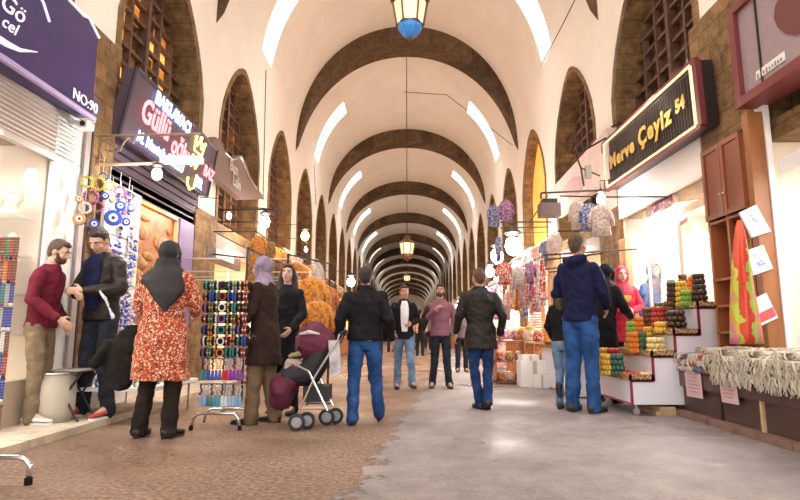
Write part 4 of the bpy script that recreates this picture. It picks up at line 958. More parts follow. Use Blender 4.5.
# scarf hanging in front
xs = at(745, 300, Y=CY0-.2).x; z1 = at(740, 221, Y=CY0-.2).z; z0 = at(740, 344, Y=CY0-.2).z
x0, x1 = at(729, 300, Y=CY0-.2).x, at(756, 300, Y=CY0-.2).x
m = MB(); rings = []
for k in range(13):
    f = k/12; wd = (.02+(x1-x0)/2*(f**.6)); cxx = (x0+x1)/2+.02-.03*f
    rings.append([Vector((cxx+wd*(-1+2*s/12), CY0-.24+.035*sin(s*1.7+f*2)*min(1, f*2)+(.012 if 0 else 0), z1+(z0-z1)*f)) for s in range(13)]+[Vector((cxx+wd*(1-2*s/12), CY0-.228+.035*sin((12-s)*1.7+f*2)*min(1, f*2), z1+(z0-z1)*f)) for s in range(13)])
m.loft(rings); ms = stripemat('silk_stripes', [(.45, .50, .05), (.55, .05, .02), (.60, .07, .02), (.50, .04, .02), (.30, .42, .05), (.60, .16, .25), (.50, .30, .04)], 0, .26, .6, .20)
tag(m.build('striped_shawl', ms, w=True, smooth=True), 'red, green and pink shawl hanging in front of the wooden panel', 'shawl')

# right shop 1 window (far right): white gown, glass
m = MB(); m.bb((3.90, 2.9, .7), (3.91, yn, 2.7)); 
t = thing('shop_glazing', (3.9, 4, PZ), 'large pale shop window at the right edge below the pink-grey sign', 'shop window'); m.build('pane', glassm, t, w=True)
m = MB(); m.bb((3.86, 2.9, PZ), (3.96, CY0-.15, .7)); m.bb((3.86, 2.9, 2.62), (3.96, CY0-.15, 2.75)); m.build('frame', white, t, w=True)
for i, y in enumerate((3.6, 4.35, 5.05)):
    t = thing('white_gown', (4.45, y, 1.0), 'white gown on a hanger in the right-edge shop window, %s' % ('at the picture edge', 'middle one', 'nearest the wooden panel')[i], 'gown', 'white gowns in the right-edge shop')
    m = MB(); m.loft([[(.1*w_*sin(2*pi*s/24)*(1+.3*sin(s*2.6)), .34*w_*cos(2*pi*s/24), z) for s in range(24)] for z, w_ in ((0, 1), (.4, .85), (.75, .6), (.9, .55), (1.15, .8), (1.25, .3))]); m.build('dress', gown, t, smooth=True)
    m = MB(); m.tube([(0, -.18, 1.2), (0, 0, 1.3), (0, .18, 1.2)], .01, 5); m.build('hanger', steel, t)

# ---- right awning signs, bracket, box lamp
P = PX(3.55)
t = thing('pale_shop_sign', P(556, 188), 'pale pink-white shop sign beyond the lit black sign', 'sign')
m = MB(); m.prism([P(x, y) for x, y in ((554, 186), (607, 128), (608, 178), (556, 218))], (.15, 0, 0)); m.build('board', M('sign_palepink', (.80, .62, .58), .5, var=.1, scale=3), t, w=True)
m = MB(); m.prism([P(x, y)+Vector((-.01, 0, 0)) for x, y in ((562, 190), (572, 178), (580, 176), (585, 182), (582, 192), (570, 200))], (.01, 0, 0)); m.build('emblem', M('emblem_grey', (.62, .42, .42), .6), t, w=True)
c0 = at(606, 146, X=3.45); Yk = c0.y+.2
def yk(x, y): return at(x, y, Y=Yk)
t = thing('lamp_bracket', yk(600, 150), 'thin zigzag iron bracket above the pale shop sign', 'bracket')
m = MB(); m.tube([yk(672, 84+20), yk(611, 127), ], .016, 5); m.tube([yk(606, 138), yk(576, 155), yk(581, 168), yk(584, 186)], .018, 5); m.tube([yk(581, 168), yk(600, 176)], .014, 5); m.build('bars', iron, t, w=True)
m = MB(); m.box(yk(588, 172), (.10, .08, .22)); m.build('lamp_head', steel, t, w=True)
Yq = at(606, 191, X=3.6).y
def yq(x, y): return at(x, y, Y=Yq)
t = thing('long_bracket', yq(606, 190), 'long dark arm reaching out over the stalls with the box lamp', 'bracket')
m = MB(); m.tube([yq(608, 190), yq(541, 193), yq(541, 199)], .018, 6); m.tube([yq(541, 193), yq(541, 199)], .018, 6); m.build('arm', iron, t, w=True)
t = thing('box_lamp', yq(549, 210), 'dark brown box floodlight hanging from the long arm', 'lamp')
m = MB(); m.box((0, 0, -.01), (.36, .25, .24)); m.build('housing', M('box_brown', (.16, .10, .10), .4, .3), t); m = MB(); m.box((0, 0, .15), (.26, .2, .08)); m.build('top_box', iron, t)
for px, py, X, lab, pw in ((513, 246, 2.6, 'largest dazzling white lamp over the right stalls', 110), (490, 272, 2.2, 'dazzling white lamp above the leather jacket man', 45), (497, 256, 2.75, 'white lamp just behind the largest dazzling one', 25), (601, 199, 3.3, 'white lamp under the end of the lit black sign', 14)):
    c = at(px, py, X=X); bulb(c, lab, pw, r=.19 if 'largest' in lab else .11 if 'dazz' in lab else .07, hang=(c.x, c.y, c.z+.4))
c = at(515, 217, X=2.9); m = MB(); m.tube([at(500, 222, Y=c.y), at(560, 222, Y=c.y)], .02, 5); m.tube([at(500, 228, Y=c.y), at(548, 227, Y=c.y)], .016, 5); m.tube([at(530, 222, Y=c.y), at(548, 195, Y=c.y)], .016, 5); tag(m.build('lamp_rail', iron, w=True), 'iron frame bars above the right stalls holding the lamps', 'frame')
# ------------------------------------------------------------------ stands and goods
rg = random.Random(21)
def cm(n, c, **k): return M(n, c, k.pop('rough', .45), **k)
BC = [cm('bead_red', (.45, .05, .04)), cm('bead_gold', (.70, .50, .12)), cm('bead_teal', (.05, .30, .30)), cm('bead_black', (.03, .03, .04)), cm('bead_cream', (.75, .68, .52)), cm('bead_violet', (.28, .10, .42)),
      cm('bead_green', (.08, .25, .08)), cm('bead_orange', (.75, .25, .05)), cm('bead_blue', (.05, .10, .45)), cm('bead_brown', (.22, .10, .05)), cm('bead_silver', (.6, .6, .62), metal=.7), cm('bead_white', (.85, .84, .84))]
BN = ['red', 'gold', 'teal', 'black', 'cream', 'violet', 'green', 'orange', 'blue', 'brown', 'silver', 'white']
# --- bracelet stand in the street
sx, sy = at(222, 428, Z=0).x, at(222, 428, Z=0).y
t = thing('bracelet_stand', (sx, sy, 0), 'street stand of seven black padded rolls full of bracelets on a chrome base', 'display stand')
m = MB()
for yy in (-.13, .22): m.tube([(-.27, yy, .02), (-.25, yy, .12), (-.20, yy, .16), (.16, yy, .16), (.20, yy, .12), (.22, yy, .02)], .016, 8)
m.tube([(-.02, -.13, .16), (-.02, .22, .16)], .015, 8); m.build('base', chrome, t, smooth=True)
m = MB(); m.tube([(-.02, .06, .16), (-.02, .06, 1.62)], .018, 8); m.build('pole', chrome, t)
for x in (-.27, .22):
    m = MB(); m.lathe([(.022, 0), (.022, .04)], (x, -.13, 0), 10); m.build('foot', blackc, t)
zr = [1.455-.116*i for i in range(7)]
for z in zr:
    m = MB(); m.tube([(-.26, 0, z), (-.25, 0, z), (.23, 0, z), (.24, 0, z)], [.03, .046, .046, .03], 14); m.build('padded_roll', M('roll_black', (.02, .018, .02), .8), t)
for z in (.70, .44):
    m = MB(); m.tube([(-.24, -.03, z), (.22, -.03, z)], .008, 6); m.build('rod', chrome, t)
brace = {}
def bracelet(mi, wide):
    k = (mi, wide)
    if k not in brace:
        o = thing('bracelet', (0, 0, -50), 'x', 'bracelet'); m = MB()
        for w_ in range(2 if wide else 1):
            for i in range(14):
                a = 2*pi*i/14; m.ell((w_*.026-.013*wide, .052*cos(a), .052*sin(a)), (.011, .0125, .0125), nu=6, nv=4); m.m = 0 if i % 3 else 1
        m.m = 0; m.build('beads', [BC[mi], BC[(mi*5+4) % 12]], o, smooth=True); brace[k] = [o, 0]
    e = brace[k]; e[1] += 1
    return e[0] if e[1] == 1 else dup(e[0])
for r_, z in enumerate(zr):
    for i in range(8):
        x = -.22+i*.0595
        if i == 3: continue
        mi = rg.randrange(12); o = bracelet(mi, i % 2)
        o.location = (sx+x, sy, z); o['label'] = '%s beaded bracelet on the %s padded roll of the street stand' % (BN[mi], ('top', 'second', 'third', 'fourth', 'fifth', 'sixth', 'lowest')[r_]); o['group'] = 'bracelets on the padded rolls, %s row, %s' % (r_+1, BN[mi])
    mi = rg.randrange(12); o = thing('bracelet', (sx-.04, sy-.062, z), 'round %s bead bracelet facing out from the middle of the %s roll' % (BN[mi], ('top', 'second', 'third', 'fourth', 'fifth', 'sixth', 'lowest')[r_]), 'bracelet')
    m = MB()
    for i in range(12): a = 2*pi*i/12; m.ell((.034*cos(a), 0, .038*sin(a)), .0105, nu=6, nv=4)
    m.build('beads', BC[mi], o, smooth=True)
tassels = [('teal', (.05, .25, .30)), ('blue', (.03, .08, .45)), ('cobalt', (.05, .12, .55)), ('red', (.60, .02, .03)), ('purple', (.22, .03, .38)), ('violet', (.25, .06, .35)), ('pale blue', (.25, .45, .70)), ('dark teal', (.03, .2, .25)), ('turquoise', (.02, .35, .45)), ('white', (.7, .72, .78)), ('ice blue', (.35, .5, .75)), ('sky blue', (.2, .4, .7))]
for r_, z in enumerate((.70, .44)):
    for i in range(12):
        n_, c_ = tassels[(i//2+r_*6) % 12]
        o = thing('tassel_keychain', (sx-.225+i*.037, sy-.03, z), '%s tassel with silver charm on the %s rod of the street stand' % (n_, ('upper', 'lower')[r_]), 'tassel', '%s tassels on the %s rod' % (n_, ('upper', 'lower')[r_]))
        m = MB()
        for k in range(5): m.ell((rg.uniform(-.008, .008), rg.uniform(-.01, .01), -.012-k*.022), (.013, .011, .012), nu=7, nv=5)
        m.build('charm', BC[10] if i % 3 else BC[3], o, smooth=True)
        m = MB(); m.lathe([(.009, -.118), (.014, -.13), (.019, -.215), (.016, -.22)], n=8); m.build('fringe', M('tassel_'+n_.replace(' ', '_'), c_, .7), o)
# --- rack at the left edge
fx = at(28, 485, Z=0)
t = thing('bracelet_rack', (fx.x-.25, fx.y, 0), 'bead rack with bent chrome foot at the left edge of the street', 'display rack')
m = MB(); m.tube([(-.35, 0, .17), (.17, 0, .17), (.22, 0, .155), (.25, 0, .12), (.25, 0, .03)], .017, 8); m.build('base', chrome, t, smooth=True)
m = MB(); m.lathe([(.024, 0), (.024, .045)], (.25, 0, 0), 10); m.build('foot', blackc, t)
m = MB(); m.tube([(-.16, .02, .17), (-.16, .02, 1.75)], .018, 8); m.build('pole', chrome, t)
tz = [1.60, 1.44, 1.29, 1.13, .97, .82, .67, .50, .35]
sc = [[9, 0, 6], [9, 0, 7], [8, 10, 2], [8, 8, 10], [9, 11, 3], [0, 8, 9], [8, 5, 6], [9, 7, 0], [2, 2, 3]]
xr_ = at(19, 300, Y=fx.y).x-t.location.x
for z in tz:
    m = MB(); m.tube([(-.30, -.05, z), (xr_, -.05, z)], .006, 5); m.build('rod', chrome, t)
for r_, z in enumerate(tz):
    src = {}
    for i in range(7):
        mi = sc[r_][i % 3]; loc = (t.location.x+xr_-.015-i*.030, t.location.y-.05, z)
        lab = '%s bead strand hanging from the %s rod of the left-edge rack' % (BN[mi], ('topmost', 'second', 'third', 'fourth', 'fifth', 'sixth', 'seventh', 'eighth', 'lowest')[r_])
        if mi in src: dup(src[mi], loc, label=lab)
        else:
            o = thing('bead_strand', loc, lab, 'beads', 'bead strands, rod %d, %s' % (r_+1, BN[mi])); src[mi] = o; m = MB()
            for s in (-1, 1):
                for k in range(7): m.ell((s*.008, -.004, -.010-k*.0185), (.0085, .0085, .0095), nu=6, nv=4)
            m.m = 1; m.ell((0, -.004, -.14), .013, nu=7, nv=5); m.build('beads', [BC[mi], BC[(mi+3) % 12]], o, smooth=True)
# --- evil eyes on the left pier
board = thing('display_board', (-3.72, 6.5, PZ), 'white hook board of evil eye charms standing against the left pier', 'display board')
m = MB(); za = at(110, 180, X=-3.72).z; ya, yb_ = at(102, 250, X=-3.72).y, at(138, 250, X=-3.72).y
m.bb((-3.76, ya, PZ), (-3.72, yb_, za)); m.build('panel', white, board, w=True)
m = MB()
for k in range(12): z = .55+k*(za-.6)/11; m.tube([(-3.71, ya, z), (-3.71, yb_, z)], .006, 4)
m.build('rails', steel, board, w=True)
blue = cm('eye_blue', (.02, .05, .40), rough=.15); eyew = cm('eye_ring_white', (.85, .88, .92), rough=.2); dark = cm('eye_pupil', (.01, .01, .04), rough=.15); amber = cm('eye_amber', (.65, .30, .08))
def evil_eye(px, py, rpx, body, lab, X=-3.58, grp=None):
    c = at(px, py, X=X); r = rpx/534*c.y*1.0
    t = thing('evil_eye_charm', c, lab, 'charm', grp, rz=-.95); Ry = Matrix.Rotation(pi/2, 3, 'Y')
    m = MB(); m.lathe([(r*.9, -.02), (r, -.01), (r, .01), (r*.9, .02)], n=18, rot=Ry); m.build('disc', body, t)
    m = MB(); m.lathe([(r*.55, .018), (r*.5, .028)], n=14, rot=Ry); m.build('white_ring', eyew, t)
    m = MB(); m.lathe([(r*.25, .026), (r*.2, .035)], n=10, rot=Ry); m.build('pupil', dark, t)
    m = MB(); m.tube([(0, 0, r), (-.02, 0, r+.25)], .004, 4); m.build('string', M('string_cream', (.7, .62, .5), .8), t); return t
evil_eye(79, 219, 6, amber, 'amber-rimmed dark evil eye plate beside the jamb post'); evil_eye(113, 218, 8, blue, 'largest deep blue evil eye above the man in black jacket'); evil_eye(79, 199, 4, amber, 'small amber evil eye above the amber-rimmed plate')
evil_eye(105, 196, 4, blue, 'small blue evil eye above the largest one'); evil_eye(94, 224, 5, blue, 'blue evil eye between the amber plate and the largest one'); evil_eye(126, 222, 4, blue, 'small blue evil eye right of the largest one')
def wreath(px, py, rpx, mi, lab, X=-3.62):
    c = at(px, py, X=X); r = rpx/534*c.y; t = thing('bead_wreath', c, lab, 'wreath', rz=-.95); m = MB()
    for i in range(16):
        a = 2*pi*i/16; m.m = i % 2; m.ell((rg.uniform(-.01, .02), r*cos(a), r*sin(a)), r*.27, nu=7, nv=5)
    m.build('beads', [BC[mi], BC[(mi+7) % 12] if mi != 1 else cm('bead_lime', (.55, .6, .08))], t, smooth=True); m = MB(); m.tube([(0, 0, r), (-.02, 0, r+.2)], .004, 4); m.build('string', MATS['string_cream'], t)
wreath(87, 182, 5, 1, 'yellow bead wreath, the left one under the scroll bracket'); wreath(98, 184, 6, 1, 'larger yellow bead wreath under the scroll bracket'); wreath(91, 197, 6, 5, 'violet bead wreath below the yellow ones'); wreath(103, 177, 4, 8, 'blue bead wreath between the yellow wreaths and the arm')
wreath(85, 208, 5, 4, 'cream bead wreath above the amber evil eye'); wreath(97, 207, 5, 5, 'violet bead wreath beside the cream one'); evil_eye(120, 206, 5, blue, 'blue evil eye above and right of the largest one'); evil_eye(131, 208, 4, blue, 'blue evil eye at the right edge of the charm group'); evil_eye(112, 200, 3, amber, 'tiny amber evil eye over the largest blue one'); evil_eye(100, 232, 5, blue, 'blue evil eye low over the head of the man in black leather')
wreath(120, 192, 5, 5, 'violet bead wreath at the top of the hook board'); wreath(129, 196, 4, 8, 'dark blue bead wreath at the right of the hook board'); wreath(110, 186, 4, 1, 'small yellow bead wreath at the right of the group')
sg_src = None
for i in range(70):
    px = 101+rg.uniform(0, 36); py = rg.uniform(188, 330) if px > 118 else rg.uniform(232, 340); c = at(px, py, X=-3.68)
    n_ = rg.choice((8, 11, 5, 10)); key = n_
    lab = 'string of %s beads and little evil eyes hanging on the white hook board' % BN[n_]
    if sg_src is None: sg_src = {}
    if key in sg_src: dup(sg_src[key], c, rg.uniform(0, 3))
    else:
        o = thing('bead_string', c, lab, 'bead string', '%s bead strings on the hook board' % BN[n_]); sg_src[key] = o; m = MB()
        for k in range(9): m.m = k % 3 == 1; m.ell((0, 0, -k*.042), (.017 if k % 3 else .027, .017 if k % 3 else .027, .020), nu=7, nv=5)
        m.build('beads', [BC[n_], BC[11] if n_ != 11 else BC[5]], o, smooth=True); m = MB(); m.tube([(0, 0, 0), (0, 0, .06)], .004, 4); m.build('string', MATS['string_cream'], o)
# --- low white table with trinkets
t = thing('low_table', (-3.35, 6.6, PZ), 'low white display table on chrome legs behind the woman in orange', 'table')
m = MB(); m.bb((-3.68, 6.0, .34), (-2.72, 7.3, .38)); m.build('table_top', white, t, w=True)
for x, y in ((-3.6, 6.1), (-2.8, 6.1), (-3.6, 7.2), (-2.8, 7.2)):
    m = MB(); m.tube([(x, y, .34), (x, y, PZ if x < -3.2 else 0)], .014, 6); m.build('leg', chrome, t, w=True)
names = []
for i in range(16):
    mi = (i*5+3) % 12; x = -3.55+.21*(i % 4)+.03*(i//4 % 2); y = 6.12+.28*(i//4)
    o = thing('trinket_box', (x, y, .38), '%s trinket box with an evil eye on the low white table' % BN[mi], 'box', '%s trinket boxes on the low table' % BN[mi]); h = .06+.02*(i % 3)
    m = MB(); m.box((0, 0, h/2), (.09, .09, h)); m.build('box', BC[mi], o); m = MB(); m.lathe([(.028, 0), (.025, .008)], (0, -.046, h/2), 12, Matrix.Rotation(pi/2, 3, 'X')); m.build('eye_disc', eyew, o)
# drum and folding stool at the left
c = at(47, 416, Z=PZ); t = thing('round_drum', (-3.62, 5.75, PZ), 'pale round drum standing behind the man in maroon', 'drum'); m = MB(); m.lathe([(.17, 0), (.20, .12), (.20, .36), (.17, .46), (.18, .48)], n=20); m.build('drum', M('drum_pale', (.55, .5, .42), .6), t, smooth=True)
m = MB(); m.torus((0, 0, .48), .17, .015, n=20); m.build('rim', steel, t)
c = at(76, 424, Z=PZ); t = thing('folding_stool', (-3.48, 5.85, PZ), 'dark folding stool frame between the two men on the left', 'stool')
m = MB()
for y in (-.15, .15): m.tube([(-.16, y, 0), (.16, y, .5)], .012, 6); m.tube([(.16, y, 0), (-.16, y, .5)], .012, 6)
m.tube([(-.16, -.15, .5), (-.16, .15, .5)], .012, 6); m.tube([(.16, -.15, .5), (.16, .15, .5)], .012, 6); m.build('frame', iron, t); m = MB(); m.box((0, 0, .51), (.34, .3, .02)); m.build('seat', M('stool_canvas', (.35, .32, .3), .8), t)

# --- pushchair
Yc = 5.85
def yc_(x, y, dy=0): return at(x, y, Y=Yc)+Vector((0, dy, 0))
c = at(308, 420, Y=Yc); t = thing('pushchair', (c.x, Yc, 0), 'maroon pushchair with a big hood and double wheels beside the man in black jacket', 'pushchair')
mar = M('pushchair_maroon', (.11, .013, .04), .7, var=.2, scale=6); pb = M('pushchair_black', (.02, .018, .025), .7)
rw = .085
for px, dy in ((301, -.22), (309, -.10), (325, .12), (333, .22)):
    q = yc_(px, 412, dy); q.z = rw; w_ = MB(); Rm = Matrix.Rotation(pi/2, 3, 'X')
    w_.torus(q, rw*.78, rw*.22, Rm, 18, 8); o = w_.build('wheel', M('tyre', (.03, .03, .035), .7), t, smooth=True, w=True)
    h_ = MB(); h_.lathe([(rw*.62, -.012), (rw*.62, .012)], q, 12, Rm); h_.lathe([(rw*.2, -.03), (rw*.2, .03)], q, 8, Rm); h_.build('hub', M('hub_grey', (.35, .33, .36), .5), o, w=True)
for dy in (-.2, .2):
    m = MB(); m.tube([yc_(303, 408, dy), yc_(318, 375, dy), yc_(340, 340, dy), yc_(342, 334, dy)], .012, 6); m.tube([yc_(330, 408, dy), yc_(312, 370, dy), yc_(296, 362, dy)], .012, 6); m.tube([yc_(303, 406, dy), yc_(330, 406, dy)], .010, 6); m.build('side_frame', chrome, t, w=True)
m = MB(); m.tube([yc_(342, 334, -.2), yc_(346, 331, 0), yc_(342, 334, .2)], .018, 6); m.build('handle', pb, t, w=True)
m = MB(); hc = yc_(314, 345)
for k in range(3): m.ell(yc_(313+k*4, 341+k*2), (.165, .235-.012*k, .215-.02*k), Matrix.Rotation(.35, 3, 'Y'))
m.limb([yc_(300, 350, -.20), yc_(300, 338, -.16), yc_(303, 328, 0), yc_(300, 338, .16), yc_(300, 350, .20)], [.02]*5, 8)
o = fuse(m, 'hood', mar, .012, 2, .010, 12); o.data.transform(Matrix.Translation(-Vector(t.location))); o.parent = t
m = MB(); cc = yc_(313, 334, -.235); m.tube([cc+Vector((-.10, .03, 0)), cc+Vector((0, .0, .02)), cc+Vector((.10, .03, 0))], [.01, .022, .01], 6); m.build('hood_window', M('hood_pale', (.6, .5, .55), .5), t, w=True)
m = MB(); m.limb([yc_(322, 352), yc_(310, 372), yc_(290, 376)], [.13, .14, .12]); m.limb([yc_(322, 352, -.1), yc_(310, 372, -.1), yc_(290, 376, -.1)], [.09, .1, .08]); m.limb([yc_(322, 352, .1), yc_(310, 372, .1), yc_(290, 376, .1)], [.09, .1, .08])
o = fuse(m, 'seat', pb, .014, 3, .008, 9); o.data.transform(Matrix.Translation(-Vector(t.location))); o.parent = t
m = MB(); m.limb([yc_(298, 372), yc_(284, 386), yc_(280, 398)], [.10, .15, .12]); m.limb([yc_(298, 372, -.08), yc_(284, 388, -.08), yc_(284, 400, -.06)], [.09, .12, .09])
o = fuse(m, 'footmuff', mar, .014, 3, .012, 8); o.data.transform(Matrix.Translation(-Vector(t.location))); o.parent = t
m = MB(); m.loft([[yc_(x, y, dy) for x, y, dy in ((306, yy, -.17), (330, yy, -.17), (330, yy, .17), (306, yy, .17))] for yy in (400, 385)]); m.build('basket', pb, t, w=True)
m = MB(); m.loft([[yc_(x, y, -.2) + Vector((0, .03*sin(s), 0)) for s, (x, y) in enumerate(((331, 340), (341, 340), (343, 372), (333, 376)))], [yc_(x, y, -.13) for x, y in ((331, 340), (341, 340), (343, 372), (333, 376))]]); tag(m.build('shopping_bag', M('bag_grey', (.55, .52, .55), .5, var=.4, scale=10), w=True), 'crumpled pale grey carrier bag hanging from the pushchair handle', 'bag')
hb = yc_(304, 372); k_ = .85/1.78
person('small child in pale olive jacket sitting low in the maroon pushchair', (hb.x+.03, Yc, hb.z-.95*k_+.08), pi/2, .85, -.25, ((-.22, .10, 1.20), (-.14, .28, 1.15)), ((.22, .10, 1.20), (.14, .28, 1.15)), ((-.10, .38, 1.0), (-.10, .50, .66)), ((.10, .38, 1.0), (.10, .50, .66)),
       topmat=M('olive_jacket', (.42, .42, .18), .8), pants=M('child_trousers', (.5, .42, .35), .8), shoe=brownsh, skin=skin2, hairmat=hair_b, detail=1, category='child', hem=.9)

# --- stepped sweets stand
Y1 = 6.66; Y2 = 7.75
def ys(x, y): return at(x, y, Y=Y1)
prof = [(631, 381), (654, 381), (654, 357), (676, 357), (676, 335), (700, 335), (700, 308), (720, 308)]
pp = [ys(*p) for p in prof]; X0 = pp[0].x; zb = .13
tz_ = [pp[0].z, pp[2].z, pp[4].z, pp[6].z]; tx = [pp[0].x, pp[1].x, pp[3].x, pp[5].x, min(3.82, pp[7].x)]
t = thing('sweets_stand', (X0, Y1, 0), 'white stepped street stand with maroon edges holding trays of sweets', 'display stand')
pw_ = M('stand_white', (.80, .78, .84), .35)
m = MB(); poly = [Vector((X0, Y1, zb))]
for k in range(4): poly += [Vector((tx[k], Y1, tz_[k])), Vector((tx[k+1], Y1, tz_[k]))]
poly.append(Vector((tx[4], Y1, zb)))
m.prism(poly, (0, Y2-Y1, 0)); m.build('body', pw_, t, w=True)
edge = M('maroon_edge', (.28, .02, .06), .4)
for k in range(4):
    m = MB(); lo = zb if k == 0 else tz_[k-1]
    m.bb((tx[k]-.012, Y1-.012, lo), (tx[k]+.012, Y1+.012, tz_[k])); m.build('edge_strip', edge, t, w=True)
    m = MB(); m.bb((tx[k]-.01, Y1-.012, tz_[k]-.012), (tx[k+1], Y1+.0, tz_[k]+.004)); m.build('edge_strip', edge, t, w=True)
m = MB(); m.bb((X0-.012, Y1, zb-.005), (X0+.01, Y2, zb+.015)); m.build('edge_strip', edge, t, w=True)
for x, y in ((X0+.08, Y1+.1), (tx[3], Y1+.1), (X0+.08, Y2-.1)):
    m = MB(); m.lathe([(.04, -.015), (.04, .015)], (x, y, .042), 12, Matrix.Rotation(pi/2, 3, 'X')); m.tube([(x, y, .05), (x, y, zb)], .012, 6); m.build('caster', steel, t, w=True)
for i, x in enumerate((X0+.30, X0+.62)):
    m = MB(); m.bb((x, Y1+.06, 0), (x+.26, Y1+.5, .045)); m.bb((x+.03, Y1+.04, .045), (x+.22, Y1+.5, .10)); tag(m.build('wood_block', wood_l, w=True), ('pale wooden block under the stand, nearer the street', 'pale wooden block under the stand, nearer the shawl table')[i], 'wood block')
wick = speckmat('wicker', (.30, .17, .07), [(.45, .28, .12), (.18, .09, .04), (.55, .38, .2)], 60, .8, .3, .8)
for k in range(4):
    x0, x1 = tx[k]-.03, tx[k+1]-.01
    o = thing('wicker_tray', (x0, Y1, tz_[k]+.005), 'shallow wicker tray on the %s step of the sweets stand' % ('lowest', 'second', 'third', 'top')[k], 'tray')
    m = MB(); m.bb((x0, Y1-.03, tz_[k]+.006), (x1, Y2-.05, tz_[k]+.02))
    for a_, b_ in (((x0, Y1-.03), (x1, Y1)), ((x0, Y2-.08), (x1, Y2-.05)), ((x0, Y1-.03), (x0+.03, Y2-.05)), ((x1-.03, Y1-.03), (x1, Y2-.05))): m.bb((*a_, tz_[k]+.006), (*b_, tz_[k]+.075))
    m.build('weave', wick, o, w=True)
fr = {'yellow': (.80, .48, .05), 'dark green': (.06, .13, .06), 'orange': (.80, .20, .02), 'green': (.22, .45, .04), 'cream': (.82, .62, .28), 'dark brown': (.07, .03, .02), 'brown': (.20, .07, .03), 'red': (.50, .05, .03), 'teal': (.04, .14, .10), 'gold': (.80, .42, .08)}
frm = {k: M('sweet_'+k.replace(' ', '_'), v, .35, var=.3, scale=30) for k, v in fr.items()}
lay = {}
def stack(px, w_px, n, col, tier, dy=.12, wsc=1.0):
    y = Y1+dy; c = at(px, 350, Y=y); x = c.x; r = w_px/2/534*y; z = tz_[tier]+.025; hh = .072
    where = ('lowest', 'second', 'third', 'top')[tier]; pos = 'front' if dy < .3 else 'middle' if dy < .65 else 'back'
    g = '%s sweets stacked at the %s of the %s step near x%d' % (col, pos, where, 0)
    g = g[:-7]
    for k in range(n):
        rr = r*(1-.05*k)
        if col in lay: o = dup(lay[col], (x, y, z+k*hh*.93))
        else:
            o = thing('sweet_bundle', (x, y, z+k*hh*.93), 'x', 'sweets'); lay[col] = o; m = MB()
            for i in range(9): a = 2*pi*i/9; m.ell((.72*cos(a), .72*sin(a), 0), (.30, .30, .5), nu=7, nv=6)
            m.ell((0, 0, 0), (.75, .75, .45), nu=8, nv=6); m.build('pieces', frm[col], o, smooth=True)
        o.scale = (rr, rr, hh); o.location.z += hh/2; o.rotation_euler.z = k*.35
        o['label'] = '%s bundle of sweets stacked at the %s of the %s step' % (col, pos, where); o['group'] = g
for a in ((605, 13, 4, 'yellow', 0, .45), (616, 15, 4, 'teal', 0, .40), (630, 18, 1, 'red', 0, .15), (645, 16, 1, 'cream', 0, .12), (613, 14, 5, 'red', 0, .8), (604, 12, 5, 'gold', 0, .9),
          (634, 12, 4, 'orange', 1, .35), (643, 10, 4, 'dark green', 1, .32), (656, 18, 3, 'cream', 1, .15), (632, 11, 6, 'green', 1, .6), (641, 12, 7, 'orange', 1, .85), (650, 12, 5, 'yellow', 1, .6), (660, 12, 5, 'dark brown', 1, .6),
          (678, 20, 4, 'dark brown', 2, .15), (663, 14, 2, 'yellow', 2, .25), (660, 14, 5, 'red', 2, .55), (672, 13, 6, 'brown', 2, .55), (684, 12, 5, 'orange', 2, .6), (650, 12, 5, 'brown', 2, .9), (662, 12, 6, 'dark green', 2, .9),
          (704, 15, 6, 'dark brown', 3, .15), (690, 11, 3, 'green', 3, .2), (686, 13, 5, 'yellow', 3, .45), (676, 11, 5, 'dark brown', 3, .55), (698, 12, 6, 'orange', 3, .5), (700, 12, 7, 'gold', 3, .85), (688, 12, 7, 'brown', 3, .85), (676, 10, 6, 'green', 3, .9)):
    stack(*a)
# --- shawl table on dark boxes
ztb = at(700, 374, X=3.24).z; ya_, yb2 = 4.0, at(679, 372, X=3.24).y
t = thing('shawl_counter', (3.5, 5, PZ), 'dark brown boxed counter under the piled shawls on the right kerb', 'counter')
bw = M('box_darkbrown', (.085, .045, .036), .5, var=.25, scale=4, stretch=(1, .2, 1))
CYc = CY0-.30
m = MB(); m.bb((3.24, CYc, PZ), (3.58, yb2, ztb-.16)); m.bb((3.24, ya_, PZ), (3.84, CYc, ztb-.16)); m.build('box', bw, t, w=True)
m = MB(); m.bb((3.20, CYc, ztb-.16), (3.58, yb2+.03, ztb)); m.bb((3.2, ya_, ztb-.16), (3.84, CYc, ztb)); m.build('lid', M('box_brown_lid', (.10, .055, .045), .45, var=.2, scale=5), t, w=True)
ys_ = at(763, 400, X=3.24).y
m = MB(); m.bb((3.215, ys_-.02, PZ), (3.24, ys_+.02, ztb-.16)); m.build('corner_strip', wood_l, t, w=True)
m = MB(); ys2 = at(722, 400, X=3.24).y; m.bb((3.222, ys2-.015, PZ), (3.24, ys2+.015, ztb-.16)); m.build('seam', iron, t, w=True)
shc = [('dusty pink', (.62, .36, .33)), ('cream', (.62, .52, .42)), ('slate blue', (.12, .16, .24)), ('pale grey', (.55, .52, .50)), ('burnt orange', (.62, .18, .10)), ('mauve', (.38, .22, .26)), ('brown', (.28, .15, .11)), ('ivory', (.68, .62, .52))]
ORD = ['first', 'second', 'third', 'fourth', 'fifth', 'sixth', 'seventh', 'eighth', 'ninth', 'tenth', 'eleventh', 'twelfth', 'thirteenth', 'fourteenth', 'fifteenth', 'sixteenth', 'seventeenth', 'eighteenth']; n = 0; yy = yb2-.06
